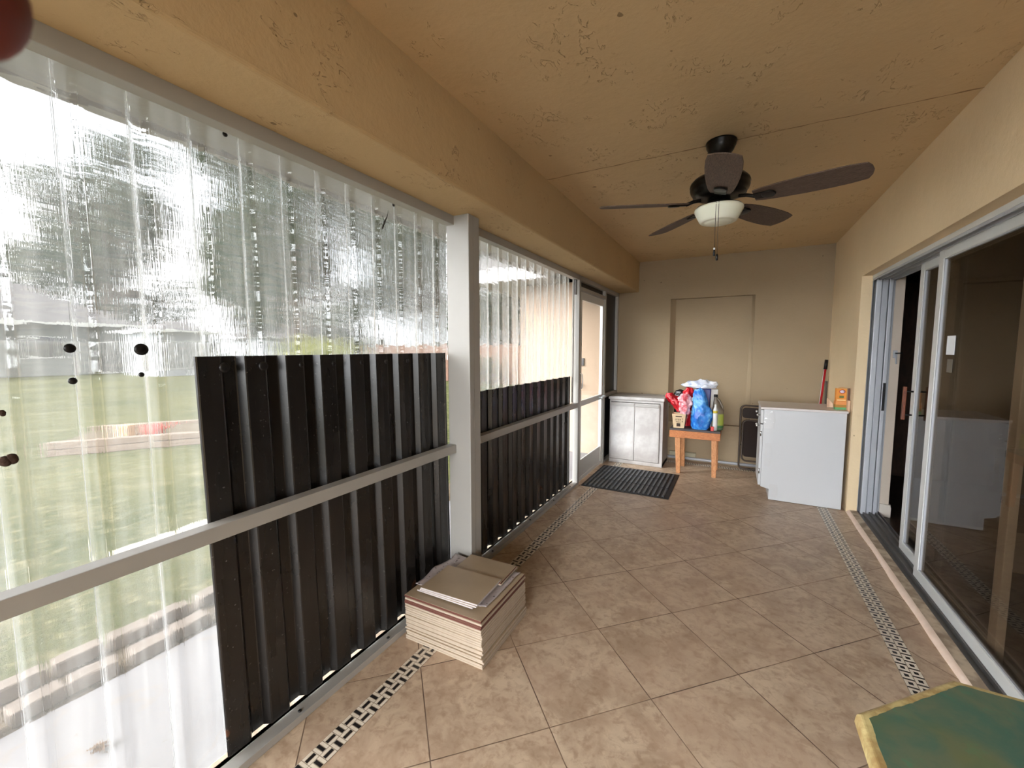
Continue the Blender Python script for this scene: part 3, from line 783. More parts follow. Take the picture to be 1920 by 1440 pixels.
def foliage(clumps, n, size, rnd):
    b = B(); tot = sum(c[3]**2 for c in clumps)
    for (cx_, cy_, cz_, r_) in clumps:
        for i in range(int(n*r_**2/tot)):
            d = Vector((rnd.gauss(0, 1), rnd.gauss(0, 1), rnd.gauss(0, .8))); d.normalize()
            rr = r_*rnd.uniform(.45, 1.05)
            c = Vector((cx_, cy_, cz_))+d*rr
            u = Vector((rnd.gauss(0, 1), rnd.gauss(0, 1), rnd.gauss(0, 1))).normalized(); v = u.orthogonal().normalized(); s_ = size*rnd.uniform(.6, 1.4)
            b._f([b.bm.verts.new(c+u*s_), b.bm.verts.new(c+v*s_*.5), b.bm.verts.new(c-u*s_), b.bm.verts.new(c-v*s_*.5)])
    return b
def tree(label, x, y, h, rad, mat, n, size, seed, low=.3, nclump=16, name='oak_tree'):
    rnd = random.Random(seed); t_ = thing(name, label, 'tree', (x, y, GZ), group='trees behind the yard')
    cl = []
    for i in range(nclump):
        a = rnd.uniform(0, 2*PI); k = rnd.uniform(0, 1)**.6; zz = rnd.uniform(low, 1)
        rr = rad*(1-.55*abs(zz-.55)/.5*.8)
        cl.append((x+math.cos(a)*k*rr, y+math.sin(a)*k*rr, GZ+h*zz*.92, rad*rnd.uniform(.24, .42)))
    foliage(cl, n, size, rnd).build('crown', mat, t_)
    b = B(); b.tube([(x, y, GZ), (x+.1, y, GZ+h*.25), (x-.1, y+.1, GZ+h*.5), (x, y, GZ+h*.8)], .2, 10, radii=[h*.035, h*.028, h*.02, h*.008])
    for c in cl[:9]: b.tube([(x, y, GZ+h*.3), ((x+c[0])/2, (y+c[1])/2, (GZ+h*.35+c[2])/2), c[:3]], .05, 6, radii=[h*.016, h*.011, h*.004])
    b.build('trunk', M_BARK, t_); return t_
tree('wide dark oak with low branches behind the raised bed', -24, 15, 14.5, 6.4, M_LEAFD, 11000, .20, 1, low=.12, nclump=28)
tree('tall oak right of the wide dark oak, over the white house', -27, 31, 17, 7, M_LEAFD, 9000, .22, 2, low=.2, nclump=22)
tree('grey green tree behind the grey hip roof', -62, -3, 15, 7, M_LEAFG, 5500, .3, 3, low=.2)
tree('round tree between the grey-roofed house and the wide oak', -43, 22, 13, 5.5, M_LEAFG, 5000, .28, 4, low=.2)
tree('oak closest to the two-storey house', -15.5, 27, 14, 5, M_LEAFD, 6000, .2, 5, low=.3)
tree('open-crowned tree beside the garden shed, left of the wide dark oak', -56, 16.5, 24, 8, M_LEAFG, 8000, .30, 9, low=.12, nclump=24)
tree('distant tree left of the grey-roofed house', -58, -22, 12, 7, M_LEAFG, 3500, .3, 6, low=.2)
# hedge and shrubs
def shrub(label, x, y, rx, h, mat, seed, n=1500):
    rnd = random.Random(seed); t_ = thing('garden_shrub', label, 'shrub', (x, y, GZ), group='shrubs along the far side of the lawn')
    foliage([(x+rnd.uniform(-rx, rx)*.5, y+rnd.uniform(-rx, rx), GZ+h*rnd.uniform(.35, .65), h*.42) for _ in range(6)], n, .09, rnd).build('foliage', mat, t_)
    B().cyl((x, y, GZ), (x, y, GZ+h*.5), .04, 8).build('stem', M_BARK, t_)
for i, (x, y, rx, h, m_, lb) in enumerate(((-17.6, 11.6, 1.2, 2.2, M_LEAFY, 'yellow green shrub under the wide dark oak'), (-18.6, 18.0, 1.3, 1.8, M_LEAFY, 'second yellow green shrub right of the first under the oak'),
        (-17.3, 20.6, 1.1, 2.0, M_LEAFG, 'grey green shrub in the middle of the hedge line'), (-20.5, 22.5, 1.2, 1.9, M_LEAFY, 'yellow green shrub near the fence end'),
        (-18.5, 8.0, .9, 1.3, M_LEAFG, 'low grey green shrub left of the wide dark oak'), (-6.2, 12.9, .7, 1.5, M_LEAFY, 'green shrub in front of the wooden fence near the wing wall'), (-9.0, 12.8, .7, 1.3, M_LEAFG, 'grey green shrub in front of the wooden fence'))):
    shrub(lb, x, y, rx, h, m_, 20+i)
b = B(); b.tube([(-18, -10, 6.2), (-18, 0, 5.95), (-18, 8, 6.0), (-18, 24, 7.2)], .012, 6)
tag(b.build('utility_wire', M_BLACKM), 'thin black wire crossing the sky over the yard', 'wire')

# ================================================================== CEILING FAN
FC = Vector((.138, .985, 0))
M_FANB = simple('black_fan_metal', srgb(20, 17, 15), .32, metal=.5, var=.1)
M_BLADE = wood('weathered_blade_wood', srgb(62, 46, 37), srgb(104, 84, 70), (2.5, 14, 6), rough=.6)
fan = thing('ceiling_fan', 'black five-blade ceiling fan with a frosted bowl light', 'ceiling fan', (FC.x, FC.y, 2.17))
FL = B().lathe([(.0001, 2.6195), (.078, 2.6195), (.080, 2.612), (.074, 2.602), (.076, 2.594), (.068, 2.578), (.066, 2.570), (.052, 2.552), (.042, 2.540), (.026, 2.530), (.0001, 2.530)], (FC.x, FC.y, 0), 40)
FL.build('canopy', M_FANB, fan)
B().cyl((FC.x, FC.y, 2.43), (FC.x, FC.y, 2.54), .014, 16).build('downrod', M_FANB, fan)
B().lathe([(.0001, 2.452), (.03, 2.452), (.045, 2.440), (.09, 2.434), (.135, 2.418), (.152, 2.400), (.156, 2.385), (.150, 2.378), (.154, 2.368), (.148, 2.350), (.136, 2.338), (.138, 2.330), (.10, 2.318), (.062, 2.312), (.0001, 2.312)], (FC.x, FC.y, 0), 48).build('motor_housing', M_FANB, fan)
B().lathe([(.0001, 2.315), (.058, 2.315), (.060, 2.290), (.070, 2.286), (.090, 2.276), (.118, 2.266), (.122, 2.258), (.0001, 2.258)], (FC.x, FC.y, 0), 40).build('light_fitter', M_FANB, fan)
t = NT('frosted_white_glass'); n = t.noise(t.obj(), 5, 2)
t.pbr(t.mixc(n, srgb(222, 226, 206), srgb(236, 236, 220)), .3, 0, None, Subsurface_Weight=.25, Subsurface_Radius=(.03, .03, .025)); M_BOWL = t.m
B().lathe([(.116, 2.264), (.126, 2.258), (.128, 2.249), (.124, 2.240), (.112, 2.215), (.100, 2.192), (.094, 2.184), (.084, 2.181), (.074, 2.183), (.068, 2.176), (.048, 2.172), (.0001, 2.170)], (FC.x, FC.y, 0), 48).build('light_bowl', M_BOWL, fan)
# blade outline (length along +x), widening to a soft tip
def blade_mesh():
    b = B()
    top = [(.175, .050), (.22, .062), (.30, .072), (.40, .079), (.50, .081), (.58, .078), (.644, .068)]
    pts = [(x, w) for x, w in top]+[(.660, .036), (.666, 0.0), (.660, -.036)]+[(x, -w) for x, w in reversed(top)]
    b.prism(pts, -.003, .003)
    return b
for k in range(5):
    a = R(-14+72*k)
    bl = blade_mesh().build('blade', M_BLADE, fan, local=True, bevel=.002)
    rot = Matrix.Rotation(a, 4, 'Z') @ Matrix.Rotation(R(-13), 4, 'X')
    bl.matrix_local = Matrix.Translation((0, 0, 2.286-2.17)) @ rot
    ir = B()
    ir.tube([(.10, 0, .018), (.14, 0, .012), (.18, 0, -.004)], .010, 8)
    ir.obox((.215, 0, -.0065), (.075, .055, .006)); ir.lathe([(.0001, -.013), (.03, -.013), (.034, -.008), (.030, -.0035), (.0001, -.0035)], (.245, 0, 0), 20)
    io = ir.build('blade_iron', M_FANB, bl, local=True, bevel=.001)
for dx, z1, nm in ((-.008, 2.00, 'pull_chain'), (.006, 1.975, 'pull_chain')):
    ch = B().cyl((FC.x+dx, FC.y-.05, 2.262), (FC.x+dx, FC.y-.115, z1+.03), .0012, 6)
    c = B().tube([(FC.x+dx, FC.y-.126, 2.27), (FC.x+dx, FC.y-.126, z1)], .0013, 6).build(nm, M_SCREW, fan)
    B().lathe([(.0001, 0), (.006, .002), (.0065, .022), (.004, .034), (.0001, .034)], (FC.x+dx, FC.y-.126, z1-.03), 12).build('chain_pull', M_BLACKM, c)
    if dx < 0: B().lathe([(.0001, 0), (.005, .002), (.005, .012), (.0001, .014)], (FC.x+dx, FC.y-.126, z1+.002), 10).build('white_bead', M_WHITEP, c)

# ================================================================== STACKED TILES
M_TEDGE = simple('cream_tile_body', srgb(168, 152, 134), .85, var=.14, scale=30, bump=.3)
M_TRED = simple('red_tile_body', srgb(92, 50, 40), .85, var=.15, scale=30)
M_TTOP = simple('glazed_tan_tile', srgb(166, 146, 120), .38, var=.16, scale=6, bump=.08, bscale=30)
M_TWHITE = simple('white_tile_body', srgb(184, 176, 174), .8, var=.08, scale=30)
def stile_(cx_, cy_, z, sx, sy, th, rz, body, label):
    b = B(); e = .0025
    b.obox((0, 0, th/2-.0005), (sx, sy, th-.001), mi=0); b.obox((0, 0, th-.0012), (sx-e, sy-e, .0022), mi=1)
    o = b.build('floor_tile', [body, M_TTOP], local=True, bevel=.0019, seg=1); o.location = (cx_, cy_, z); o.rotation_euler = (0, 0, rz)
    tag(o, label, 'tile', 'loose floor tiles stacked against the near screen'); return o
TH = .01125; z = .0; rnd = random.Random(4)
ords = ['lowest', 'second', 'third', 'fourth', 'fifth', 'sixth', 'seventh', 'eighth', 'ninth', 'tenth', 'eleventh', 'twelfth', 'thirteenth', 'fourteenth', 'fifteenth', 'sixteenth', 'seventeenth', 'eighteenth', 'nineteenth', 'twentieth']
for i in range(20):
    body = M_TRED if i in (16, 17, 19) else M_TEDGE
    if i < 4: j = (.012, -.006)
    elif i < 9: j = (.002, .002)
    else: j = (0, 0)
    jx, jy = j[0]+rnd.uniform(-.003, .003), j[1]+rnd.uniform(-.003, .003)
    lb = ('lowest full-size tile of the stack, lying on the floor' if i == 0 else ('%s full-size tile counted up from the floor in the stack, %s edge' % (ords[i], 'dark red' if body is M_TRED else 'cream')))
    if i == 19: lb = 'uppermost full-size tile of the stack, dark red edge, under the dusty plastic'
    stile_(-.949+jx, .030+jy, z, .457, .457, TH-.0006, rnd.uniform(-.006, .006)+.012, body, lb); z += TH
ZT = z
# dusty speckled plastic film draped over
t = NT('dusty_plastic_film'); o_ = t.obj(); n = t.noise(o_, 30, 4); sp = t.gramp(t.noise(o_, 55, 1), .68, .72)
cc = t.mixc(n, srgb(150, 140, 140), srgb(196, 186, 184)); cc = t.mixc(sp, cc, srgb(58, 48, 46)); t.pbr(cc, .35, 0, t.bump(n, .4, .004)); M_FILM = t.m
b = B()
def film(u, v):
    x = -1.188+.44*u; y = -.10+.35*v
    zz = ZT+.0022+.002*abs(noise.noise(Vector((x*14, y*14, 0))))
    under = (-1.13 < x < -.78) and (-.16 < y < .28)
    edge = max(0, (-1.115-x))*.25+max(0, x+.80)*.08
    if not under or x < -1.11: zz += edge*(.5+.5*noise.noise(Vector((x*9, y*9, 2))))+.0015
    if x < -1.15: zz -= .004
    y += .018*noise.noise(Vector((x*8, v*2, 5)))
    x += .018*noise.noise(Vector((y*8, u*2, 9)))
    return (x, y, zz)
b.grid(40, 34, film)
o = b.build('plastic_film', M_FILM, solid=.0008); tag(o, 'dusty speckled plastic film crumpled on top of the tile stack', 'plastic film')
zc = ZT+.0085
for i, (lb) in enumerate(('lowest cut tile with a white edge on the front of the stack', 'middle cut tile with a white edge on the front of the stack', 'topmost cut tile with a white edge on the front of the stack')):
    stile_(-.955+.004*i-(.0 if i else .012), -.030+.002*i, zc+.0085*i, .335, .245, .008, .02+.012*i, M_TWHITE, lb)
stile_(-.928, .178, zc, .30, .20, .008, .045, M_TEDGE, 'lower cut tile at the back of the stack near the post')
stile_(-.930, .176, zc+.0085, .302, .19, .008, .03, M_TRED, 'upper cut tile at the back of the stack near the post')

# ================================================================== DOOR MAT
M_RUB = simple('black_rubber', srgb(20, 21, 23), .6, var=.15, scale=20, bump=.2)
mx0, mx1, my0, my1 = -1.160, -.268, 2.47, 3.36
mt = thing('door_mat', 'black ribbed rubber mat on the floor in front of the screen door', 'door mat', ((mx0+mx1)/2, (my0+my1)/2, 0.0))
B().box(mx0, mx1, my0, my1, .0004, .006).build('base', M_RUB, mt, bevel=.002)
b = B(); nb_ = 18
for bank in range(3):
    ya = my0+.03+bank*(my1-my0-.05)/3; yb_ = ya+(my1-my0-.05)/3-.015
    for i in range(nb_):
        x = mx0+.025+(mx1-mx0-.05)*(i+.1)/nb_
        b.box(x, x+.022, ya, yb_, .005, .016)
b.build('rubber_ribs', simple('grey_rubber', srgb(78, 80, 84), .5, var=.2, scale=30), mt, bevel=.004)

# ================================================================== PLASTIC STORAGE CABINET
t = NT('dusty_white_resin'); o_ = t.obj(); n = t.noise(o_, 4, 4, .6)
cc = t.mixc(t.gramp(n, .35, .7), srgb(156, 150, 147), srgb(182, 178, 176)); t.pbr(cc, .5, 0, t.bump(t.noise(o_, 40, 3), .1, .002)); M_RESIN = t.m
cx0, cx1, cyf, cyb = -1.155, -.495, 3.565, 4.02
cb = thing('storage_cabinet', 'off-white plastic two-door storage cabinet in the corner by the screen door', 'cabinet', ((cx0+cx1)/2, (cyf+cyb)/2, 0))
b = B(); w = .018
b.box(cx0, cx0+w, cyf+.01, cyb, .0, .82); b.box(cx1-.04, cx1, cyf+.01, cyb, .0, .82); b.box(cx0, cx1, cyf+.006, cyb, 0, .05); b.box(cx0, cx1, cyb-.015, cyb, 0, .82); b.box(cx0, cx1, cyf+.012, cyb, .79, .825)
b.build('body', M_RESIN, cb, bevel=.006, seg=3)
B().box(cx0-.012, cx1+.012, cyf-.018, cyb+.01, .822, .862).build('top', M_RESIN, cb, bevel=.009, seg=3)
mid = (cx0+w+cx1-.04)/2
for (a, c) in ((cx0+w+.002, mid-.002), (mid+.002, cx1-.042)):
    d = B().box(a, c, cyf-.004, cyf+.012, .055, .785).build('door', M_RESIN, cb, bevel=.004)
    B().box(a+.012, c-.012, cyf-.0065, cyf-.003, .085, .735).build('door_panel', M_RESIN, d, bevel=.003)
    B().box(a+.01, c-.01, cyf-.012, cyf-.003, .742, .775).build('door_grip', simple('grey_resin_grip', srgb(150, 146, 142), .5), d, bevel=.004)

# ================================================================== BENCH
M_PINE = wood('orange_pine', srgb(158, 90, 44), srgb(196, 124, 70), (2, 8, 8), knots=True)
M_PINEL = wood('orange_pine_leg', srgb(160, 100, 56), srgb(204, 146, 96), (8, 8, 1.5), knots=True)
M_DKTOP = simple('dark_grey_board', srgb(66, 60, 60), .6, var=.15, scale=8)
bn = thing('wooden_bench', 'small homemade wooden bench with an orange pine apron and dark top', 'bench', (-.13, 3.63, 0))
B().box(-.398, .135, 3.43, 3.84, .512, .535).build('seat', M_DKTOP, bn, bevel=.002)
B().box(-.400, .137, 3.425, 3.445, .430, .512).build('front_apron', M_PINE, bn, bevel=.002)
B().box(-.400, .137, 3.820, 3.84, .430, .512).build('rear_apron', M_PINE, bn, bevel=.002)
b = B(); b.box(-.398, -.378, 3.445, 3.82, .43, .512); b.box(.115, .135, 3.445, 3.82, .43, .512); b.build('side_apron', M_PINE, bn, bevel=.002)
for (x, y) in ((-.345, 3.447), (.045, 3.447), (-.33, 3.78), (.05, 3.78)):
    tp = .028 if x < 0 else .018
    b = B(); q0 = [(x+(tp if x < 0 else tp), y), (x+tp+.045, y), (x+tp+.045, y+.04), (x+tp, y+.04)]; q1 = [(x, y), (x+.06, y), (x+.06, y+.04), (x, y+.04)]
    a0 = [b.bm.verts.new((p[0], p[1], 0)) for p in q0]; a1 = [b.bm.verts.new((p[0], p[1], .51)) for p in q1]
    b._f(a0[::-1]); b._f(a1)
    for i in range(4): b._f([a0[i], a0[(i+1) % 4], a1[(i+1) % 4], a1[i]])
    b.build('leg', M_PINEL, bn, bevel=.002)

# ================================================================== BAGS ON THE BENCH
def plastic(name, stops, rough=.25, trans=.0, scale=7):
    t = NT(name); o = t.obj(); n = t.noise(o, scale, 4, .6, .6)
    c = t.ramp(n, stops)
    t.pbr(c, rough, 0, t.bump(t.noise(o, 22, 4, .6), .5, .012), Specular_IOR_Level=.6)
    return t.m
M_RBAG = plastic('red_bag_plastic', [(.35, srgb(150, 16, 28)), (.55, srgb(206, 34, 46)), (.72, srgb(226, 96, 100))])
M_PBAG = plastic('pink_white_bag_plastic', [(.38, srgb(206, 84, 96)), (.52, srgb(232, 178, 184)), (.7, srgb(240, 226, 228))])
M_BBAG = plastic('blue_bag_plastic', [(.34, srgb(26, 84, 180)), (.5, srgb(54, 132, 214)), (.62, srgb(110, 180, 232)), (.72, srgb(214, 224, 240))])  # palest stops paint the plastic's white highlights into its colour
M_BLKBAG = plastic('black_bag_plastic', [(.4, srgb(14, 12, 14)), (.6, srgb(36, 32, 36))])
M_WBAG = plastic('white_foil_plastic', [(.35, srgb(150, 158, 186)), (.5, srgb(214, 218, 230)), (.7, srgb(240, 240, 244))])
M_NAVY = simple('navy_pack', srgb(26, 36, 104), .4, var=.15)
M_KRAFT = simple('kraft_card', srgb(202, 176, 142), .8, var=.06)
M_INK = simple('dark_ink', srgb(58, 42, 34), .8)
M_YG = simple('yellow_green_label', srgb(150, 160, 66), .45, var=.2, scale=20)
M_GRN = simple('green_plastic', srgb(40, 104, 50), .4)
def bag(b, c, prof, seg=44, nz_=26, amp=.02, freq=9, seed=0, sx=1, sy=1, lean=(0, 0)):
    """prof: list of (z, rx, ry, dx, dy); crumpled closed sack"""
    zs = [p[0] for p in prof]
    def ip(z, k):
        for p, q in zip(prof, prof[1:]):
            if p[0] <= z <= q[0]:
                f = (z-p[0])/(q[0]-p[0]); f = f*f*(3-2*f); return p[k]+(q[k]-p[k])*f
        return prof[-1][k]
    def fn_(u, v):
        z = zs[0]+(zs[-1]-zs[0])*v; a = 2*PI*u
        n1 = noise.noise(Vector((math.cos(a)*1.6+seed, math.sin(a)*1.6, z*freq))); n2 = 1-abs(noise.noise(Vector((math.cos(a)*4+seed, math.sin(a)*4, z*freq*2.3+seed))))*2
        n3 = 1-abs(noise.noise(Vector((math.cos(a)*7+z*12, math.sin(a)*7, z*freq*4+seed))))*2
        rr = 1+n1*amp*13+n2*amp*5+n3*amp*3
        x = math.cos(a)*ip(z, 1)*rr+ip(z, 3); y = math.sin(a)*ip(z, 2)*rr+ip(z, 4)
        e = 1-min(1, min(v, 1-v)*8)
        return (c[0]+x*sx, c[1]+y*sy, c[2]+z+noise.noise(Vector((x*20, y*20, seed)))*amp*.5*(1-e if v < .5 else 1))
    b.grid(seg, nz_, fn_, wrap=True)
    return b
ZB = .5352
# paper carton with printed front
ct = thing('paper_carton', 'small tan paper carton with brown print at the left end of the bench', 'carton', (-.306, 3.53, ZB))
b = B()
def ring(w, d, z): return [b.bm.verts.new((-.306+x, 3.53+y, ZB+z)) for x, y in ((-w, -d), (w, -d), (w, d), (-w, d))]
r0, r1 = ring(.058, .055, 0), ring(.076, .070, .165); r2_, r3 = ring(.073, .067, .165), ring(.055, .052, .004)
for A, D in ((r0, r1), (r1, r2_), (r2_, r3)):
    for i in range(4): b._f([A[i], A[(i+1) % 4], D[(i+1) % 4], D[i]])
b._f(r0); b._f(r3)
b.build('carton_body', M_KRAFT, ct, bevel=.001)
b = B()
def printrow(x0, x1, z0, z1):
    f = lambda z: 3.53-.055-.015*(z/.165)-.0012
    a = [b.bm.verts.new((-.306+x, f(z), ZB+z)) for x, z in ((x0, z0), (x1, z0), (x1, z1), (x0, z1))]; b._f(a)
printrow(-.036, .032, .132, .143)
for i, (x0, w_) in enumerate(((-.040, .004), (-.032, .008), (-.020, .006), (-.010, .009), (.004, .006), (.014, .010))):
    printrow(x0, x0+w_*.45, .086, .108); printrow(x0, x0+w_, .103, .108)
for i in range(6): printrow(-.030+.009*i, -.024+.009*i, .068, .076)
printrow(-.024, .018, .018, .056); printrow(.034, .044, .105, .114); printrow(.035, .042, .07, .09)
b.build('printed_lettering', M_INK, ct, solid=.0006)
# red bags stuffed in and behind the carton
o = bag(B(), (-.338, 3.615, .712), [(0, .03, .03, .02, 0), (.05, .045, .04, .0, .01), (.12, .06, .05, -.03, .01), (.17, .06, .045, -.07, .01), (.22, .03, .02, -.10, .01)], amp=.045, freq=15, seed=3).build('red_bag', M_RBAG)
tag(o, 'crumpled red plastic bag sticking out to the left above the tan carton', 'bag')
o = bag(B(), (-.252, 3.528, .702), [(0, .04, .04, 0, 0), (.04, .045, .045, 0, -.01), (.12, .06, .05, .01, -.01), (.19, .055, .04, .0, 0), (.23, .03, .02, .0, 0)], amp=.045, freq=16, seed=8).build('pink_bag', M_PBAG)
tag(o, 'translucent pink and white crumpled bag on top of the tan carton', 'bag')
o = bag(B(), (-.240, 3.70, .536), [(0, .04, .04, 0, 0), (.1, .045, .045, 0, 0), (.3, .05, .045, 0, 0), (.40, .055, .045, .01, 0), (.46, .03, .02, .02, 0)], amp=.025, seed=11).build('red_bag', M_RBAG)
tag(o, 'tall red plastic bag behind the carton, beside the blue bag', 'bag')
o = bag(B(), (-.350, 3.785, .536), [(0, .04, .05, 0, 0), (.2, .045, .055, 0, 0), (.34, .06, .055, .0, 0), (.41, .05, .04, .02, 0), (.43, .01, .01, .02, 0)], amp=.02, seed=14).build('black_bag', M_BLKBAG)
tag(o, 'black bag standing behind the red bags on the bench', 'bag')
# blue shopping bag with its contents
bb = thing('blue_shopping_bag', 'translucent blue plastic shopping bag standing full on the bench', 'bag', (-.075, 3.525, ZB))
bag(B(), (-.070, 3.520, ZB), [(0, .070, .05, -.015, 0), (.03, .088, .060, -.01, 0), (.14, .100, .064, 0, -.005), (.22, .096, .062, 0, 0), (.30, .078, .052, -.015, 0), (.40, .062, .042, -.03, 0), (.46, .046, .02, -.035, 0)], amp=.020, freq=9, seed=21, nz_=36, seg=56).build('sack', M_BBAG, bb)
b = B(); b.tube([(-.125, 3.515, .90), (-.118, 3.51, .98), (-.09, 3.51, 1.012), (-.065, 3.515, .985), (-.058, 3.515, .90)], .010, 8, radii=[.016, .011, .009, .011, .016]); b.build('handle', M_BBAG, bb)
o = B().obox((-.072, 3.678, .768), (.16, .065, .46), (0, .03, .04)).build('navy_package', M_NAVY, bevel=.012, seg=3); tag(o, 'dark blue package standing behind the blue shopping bag', 'package')
o = B().obox((.052, 3.70, .765), (.075, .06, .455), (0, 0, 0)).build('white_package', simple('white_carton', srgb(206, 202, 196), .6), bevel=.006); tag(o, 'narrow white package to the right of the dark blue package', 'package')
o = bag(B(), (-.075, 3.66, 1.004), [(0, .10, .045, .01, 0), (.03, .135, .05, 0, 0), (.06, .12, .045, .005, 0), (.09, .04, .02, .0, 0)], amp=.05, freq=26, seed=31).build('foil_wrap', M_WBAG)
tag(o, 'crumpled white and silver wrapping on top of the dark blue package', 'wrapping')
o = B().obox((-.168, 3.535, .88), (.085, .004, .035), (0, -.55, 0)).build('paper_strip', M_PAPER, bevel=.001); tag(o, 'white paper strip tucked against the left edge of the blue bag', 'paper')
# jug with green label
jg = thing('handled_jug', 'grey jug with a yellow-green label and green base right of the blue bag', 'jug', (.100, 3.58, ZB))
M_JUG = simple('grey_brown_plastic', srgb(108, 98, 84), .4, var=.15)
b = B(); bag(b, (.100, 3.58, ZB), [(0, .055, .045, 0, 0), (.02, .060, .05, 0, 0), (.22, .058, .048, 0, 0), (.30, .035, .035, -.02, 0), (.36, .018, .018, -.03, 0), (.38, .018, .018, -.03, 0)], amp=.001, seed=2); b.build('jug_body', M_JUG, jg)
B().tube([(.150, 3.58, .735), (.145, 3.58, .80), (.110, 3.58, .875), (.080, 3.58, .90)], .012, 8).build('grip', M_JUG, jg)
B().lathe([(.0001, .913), (.021, .913), (.021, .94), (.0001, .94)], (.070, 3.58, 0), 16).build('cap', M_BLACKM, jg)
b = B(); bag(b, (.100, 3.58, ZB+.055), [(0, .0608, .0508, 0, 0), (.13, .0595, .0495, 0, 0)], amp=.0); b.build('front_label', M_YG, jg, label='yellow-green printed label')
b = B(); bag(b, (.100, 3.58, ZB+.004), [(0, .0585, .0485, 0, 0), (.045, .0615, .0515, 0, 0)], amp=.0); b.build('base_band', M_GRN, jg, label='green band round the base')
bt = thing('small_bottle', 'small bottle with a yellow label between the blue bag and the grey jug', 'bottle', (.075, 3.505, ZB))
B().lathe([(.0001, 0), (.024, 0), (.025, .01), (.025, .23), (.012, .27), (.011, .30), (.0001, .30)], (.075, 3.505, ZB), 20).build('bottle_body', M_WHITEP, bt)
B().lathe([(.0256, .20), (.0258, .20), (.0258, .27-.04), (.0256, .23)], (.075, 3.505, ZB), 20).build('bottle_label', simple('yellow_print', srgb(196, 176, 60), .5), bt)
o = B().box(.035, .068, 3.44, 3.47, ZB, ZB+.05).build('red_tin', M_RED, bevel=.004); tag(o, 'tiny red and white tin at the front right of the blue bag', 'tin')

# ================================================================== FOLDING CHAIR leaning on the back wall
M_CH = simple('dark_brown_steel', srgb(40, 26, 18), .75, metal=.0, var=.1)
M_CHF = simple('brown_tube_steel', srgb(72, 60, 50), .5, metal=.3, var=.1)
M_VIN = simple('dark_brown_vinyl', srgb(34, 21, 14), .85, var=.12)
fc = thing('folding_chair', 'dark brown metal folding chair folded flat against the back wall behind the white cabinet', 'folding chair', (.55, 4.02, 0))
def lean_(z): return 3.965+.09*z/.8
def loop(x0, x1, z0, z1, off, rr=.05):
    pts = []
    for (cx_, cz_, a0) in ((x0+rr, z0+rr, 180), (x1-rr, z0+rr, 270), (x1-rr, z1-rr, 0), (x0+rr, z1-rr, 90)):
        for k in range(6):
            a = R(a0+18*k); x = cx_+rr*math.cos(a); z = cz_+rr*math.sin(a); pts.append((x, lean_(z)+off, z))
    return pts
B().tube(loop(.335, .775, .012, .775, 0), .0105, 10, closed=True).build('back_frame', M_CHF, fc)
B().tube(loop(.362, .748, .115, .60, -.024), .010, 10, closed=True).build('front_leg_frame', M_CHF, fc)
def panel(x0, x1, z0, z1, off, th):
    b = B(); pts = []
    rr = .035
    for (cx_, cz_, a0) in ((x0+rr, z0+rr, 180), (x1-rr, z0+rr, 270), (x1-rr, z1-rr, 0), (x0+rr, z1-rr, 90)):
        for k in range(6):
            a = R(a0+18*k); pts.append((cx_+rr*math.cos(a), cz_+rr*math.sin(a)))
    A = [b.bm.verts.new((x, lean_(z)+off, z)) for x, z in pts]; D = [b.bm.verts.new((x, lean_(z)+off+th, z)) for x, z in pts]
    b._f(A); b._f(D[::-1]); n = len(pts)
    for i in range(n): b._f([A[i], A[(i+1) % n], D[(i+1) % n], D[i]])
    return b
panel(.352, .76, .625, .748, -.008, .016).build('backrest', M_CH, fc, bevel=.003)
panel(.372, .738, .165, .60, -.030, .03).build('seat', M_VIN, fc, bevel=.004)
b = B(); b.tube([(.345, lean_(.3)-.01, .3), (.765, lean_(.3)-.01, .3)], .006, 8); b.build('hinge_rod', M_CHF, fc)

# conduit along the back wall and box
st(B().tube([(-1.15, 4.078, .035), (1.15, 4.078, .035)], .018, 12).build('baseboard_back', M_ALUG), 'grey pipe running along the foot of the back wall')
ob = thing('cable_box', 'low grey cable box on the back wall behind the bench', 'cable box', (-.30, 4.085, .05))
B().box(-.48, -.150, 4.06, 4.099, .055, .115).build('body', simple('olive_grey_plastic', srgb(150, 142, 120), .6), ob, bevel=.006)
B().box(-.47, -.160, 4.056, 4.061, .062, .108).build('cover', simple('olive_grey_cover', srgb(160, 152, 128), .6), ob, bevel=.002)

# ================================================================== WHITE BASE CABINET
M_WCAB = simple('white_cabinet_paint', srgb(190, 190, 190), .42, var=.025, scale=2)
t = NT('white_laminate_top'); o_ = t.obj(); n = t.noise(o_, 6, 4); t.pbr(t.mixc(n, srgb(196, 186, 180), srgb(212, 204, 200)), .3); M_LAM = t.m
wc = thing('base_cabinet', 'white kitchen base cabinet standing against the right wall beside the sliding door', 'cabinet', (.83, 3.19, 0))
b = B(); b.prism_ax([(.585, .004), (1.150, .004), (1.150, .885), (.515, .885), (.515, .125), (.585, .105)], 1, 2.93, 3.43)
b.build('body', M_WCAB, wc, bevel=.003)
B().box(.487, 1.158, 2.915, 3.445, .885, .908).build('worktop', M_LAM, wc, bevel=.005, seg=3)
M_KNOB = simple('steel_knob', srgb(190, 188, 184), .25, metal=.9)
dr = B().box(.492, .5145, 2.94, 3.42, .745, .875).build('drawer', M_WCAB, wc, bevel=.004)
d2_ = B().box(.492, .5145, 2.94, 3.177, .135, .735).build('door', M_WCAB, wc, bevel=.004)
d3_ = B().box(.492, .5145, 3.183, 3.42, .135, .735).build('door', M_WCAB, wc, bevel=.004)
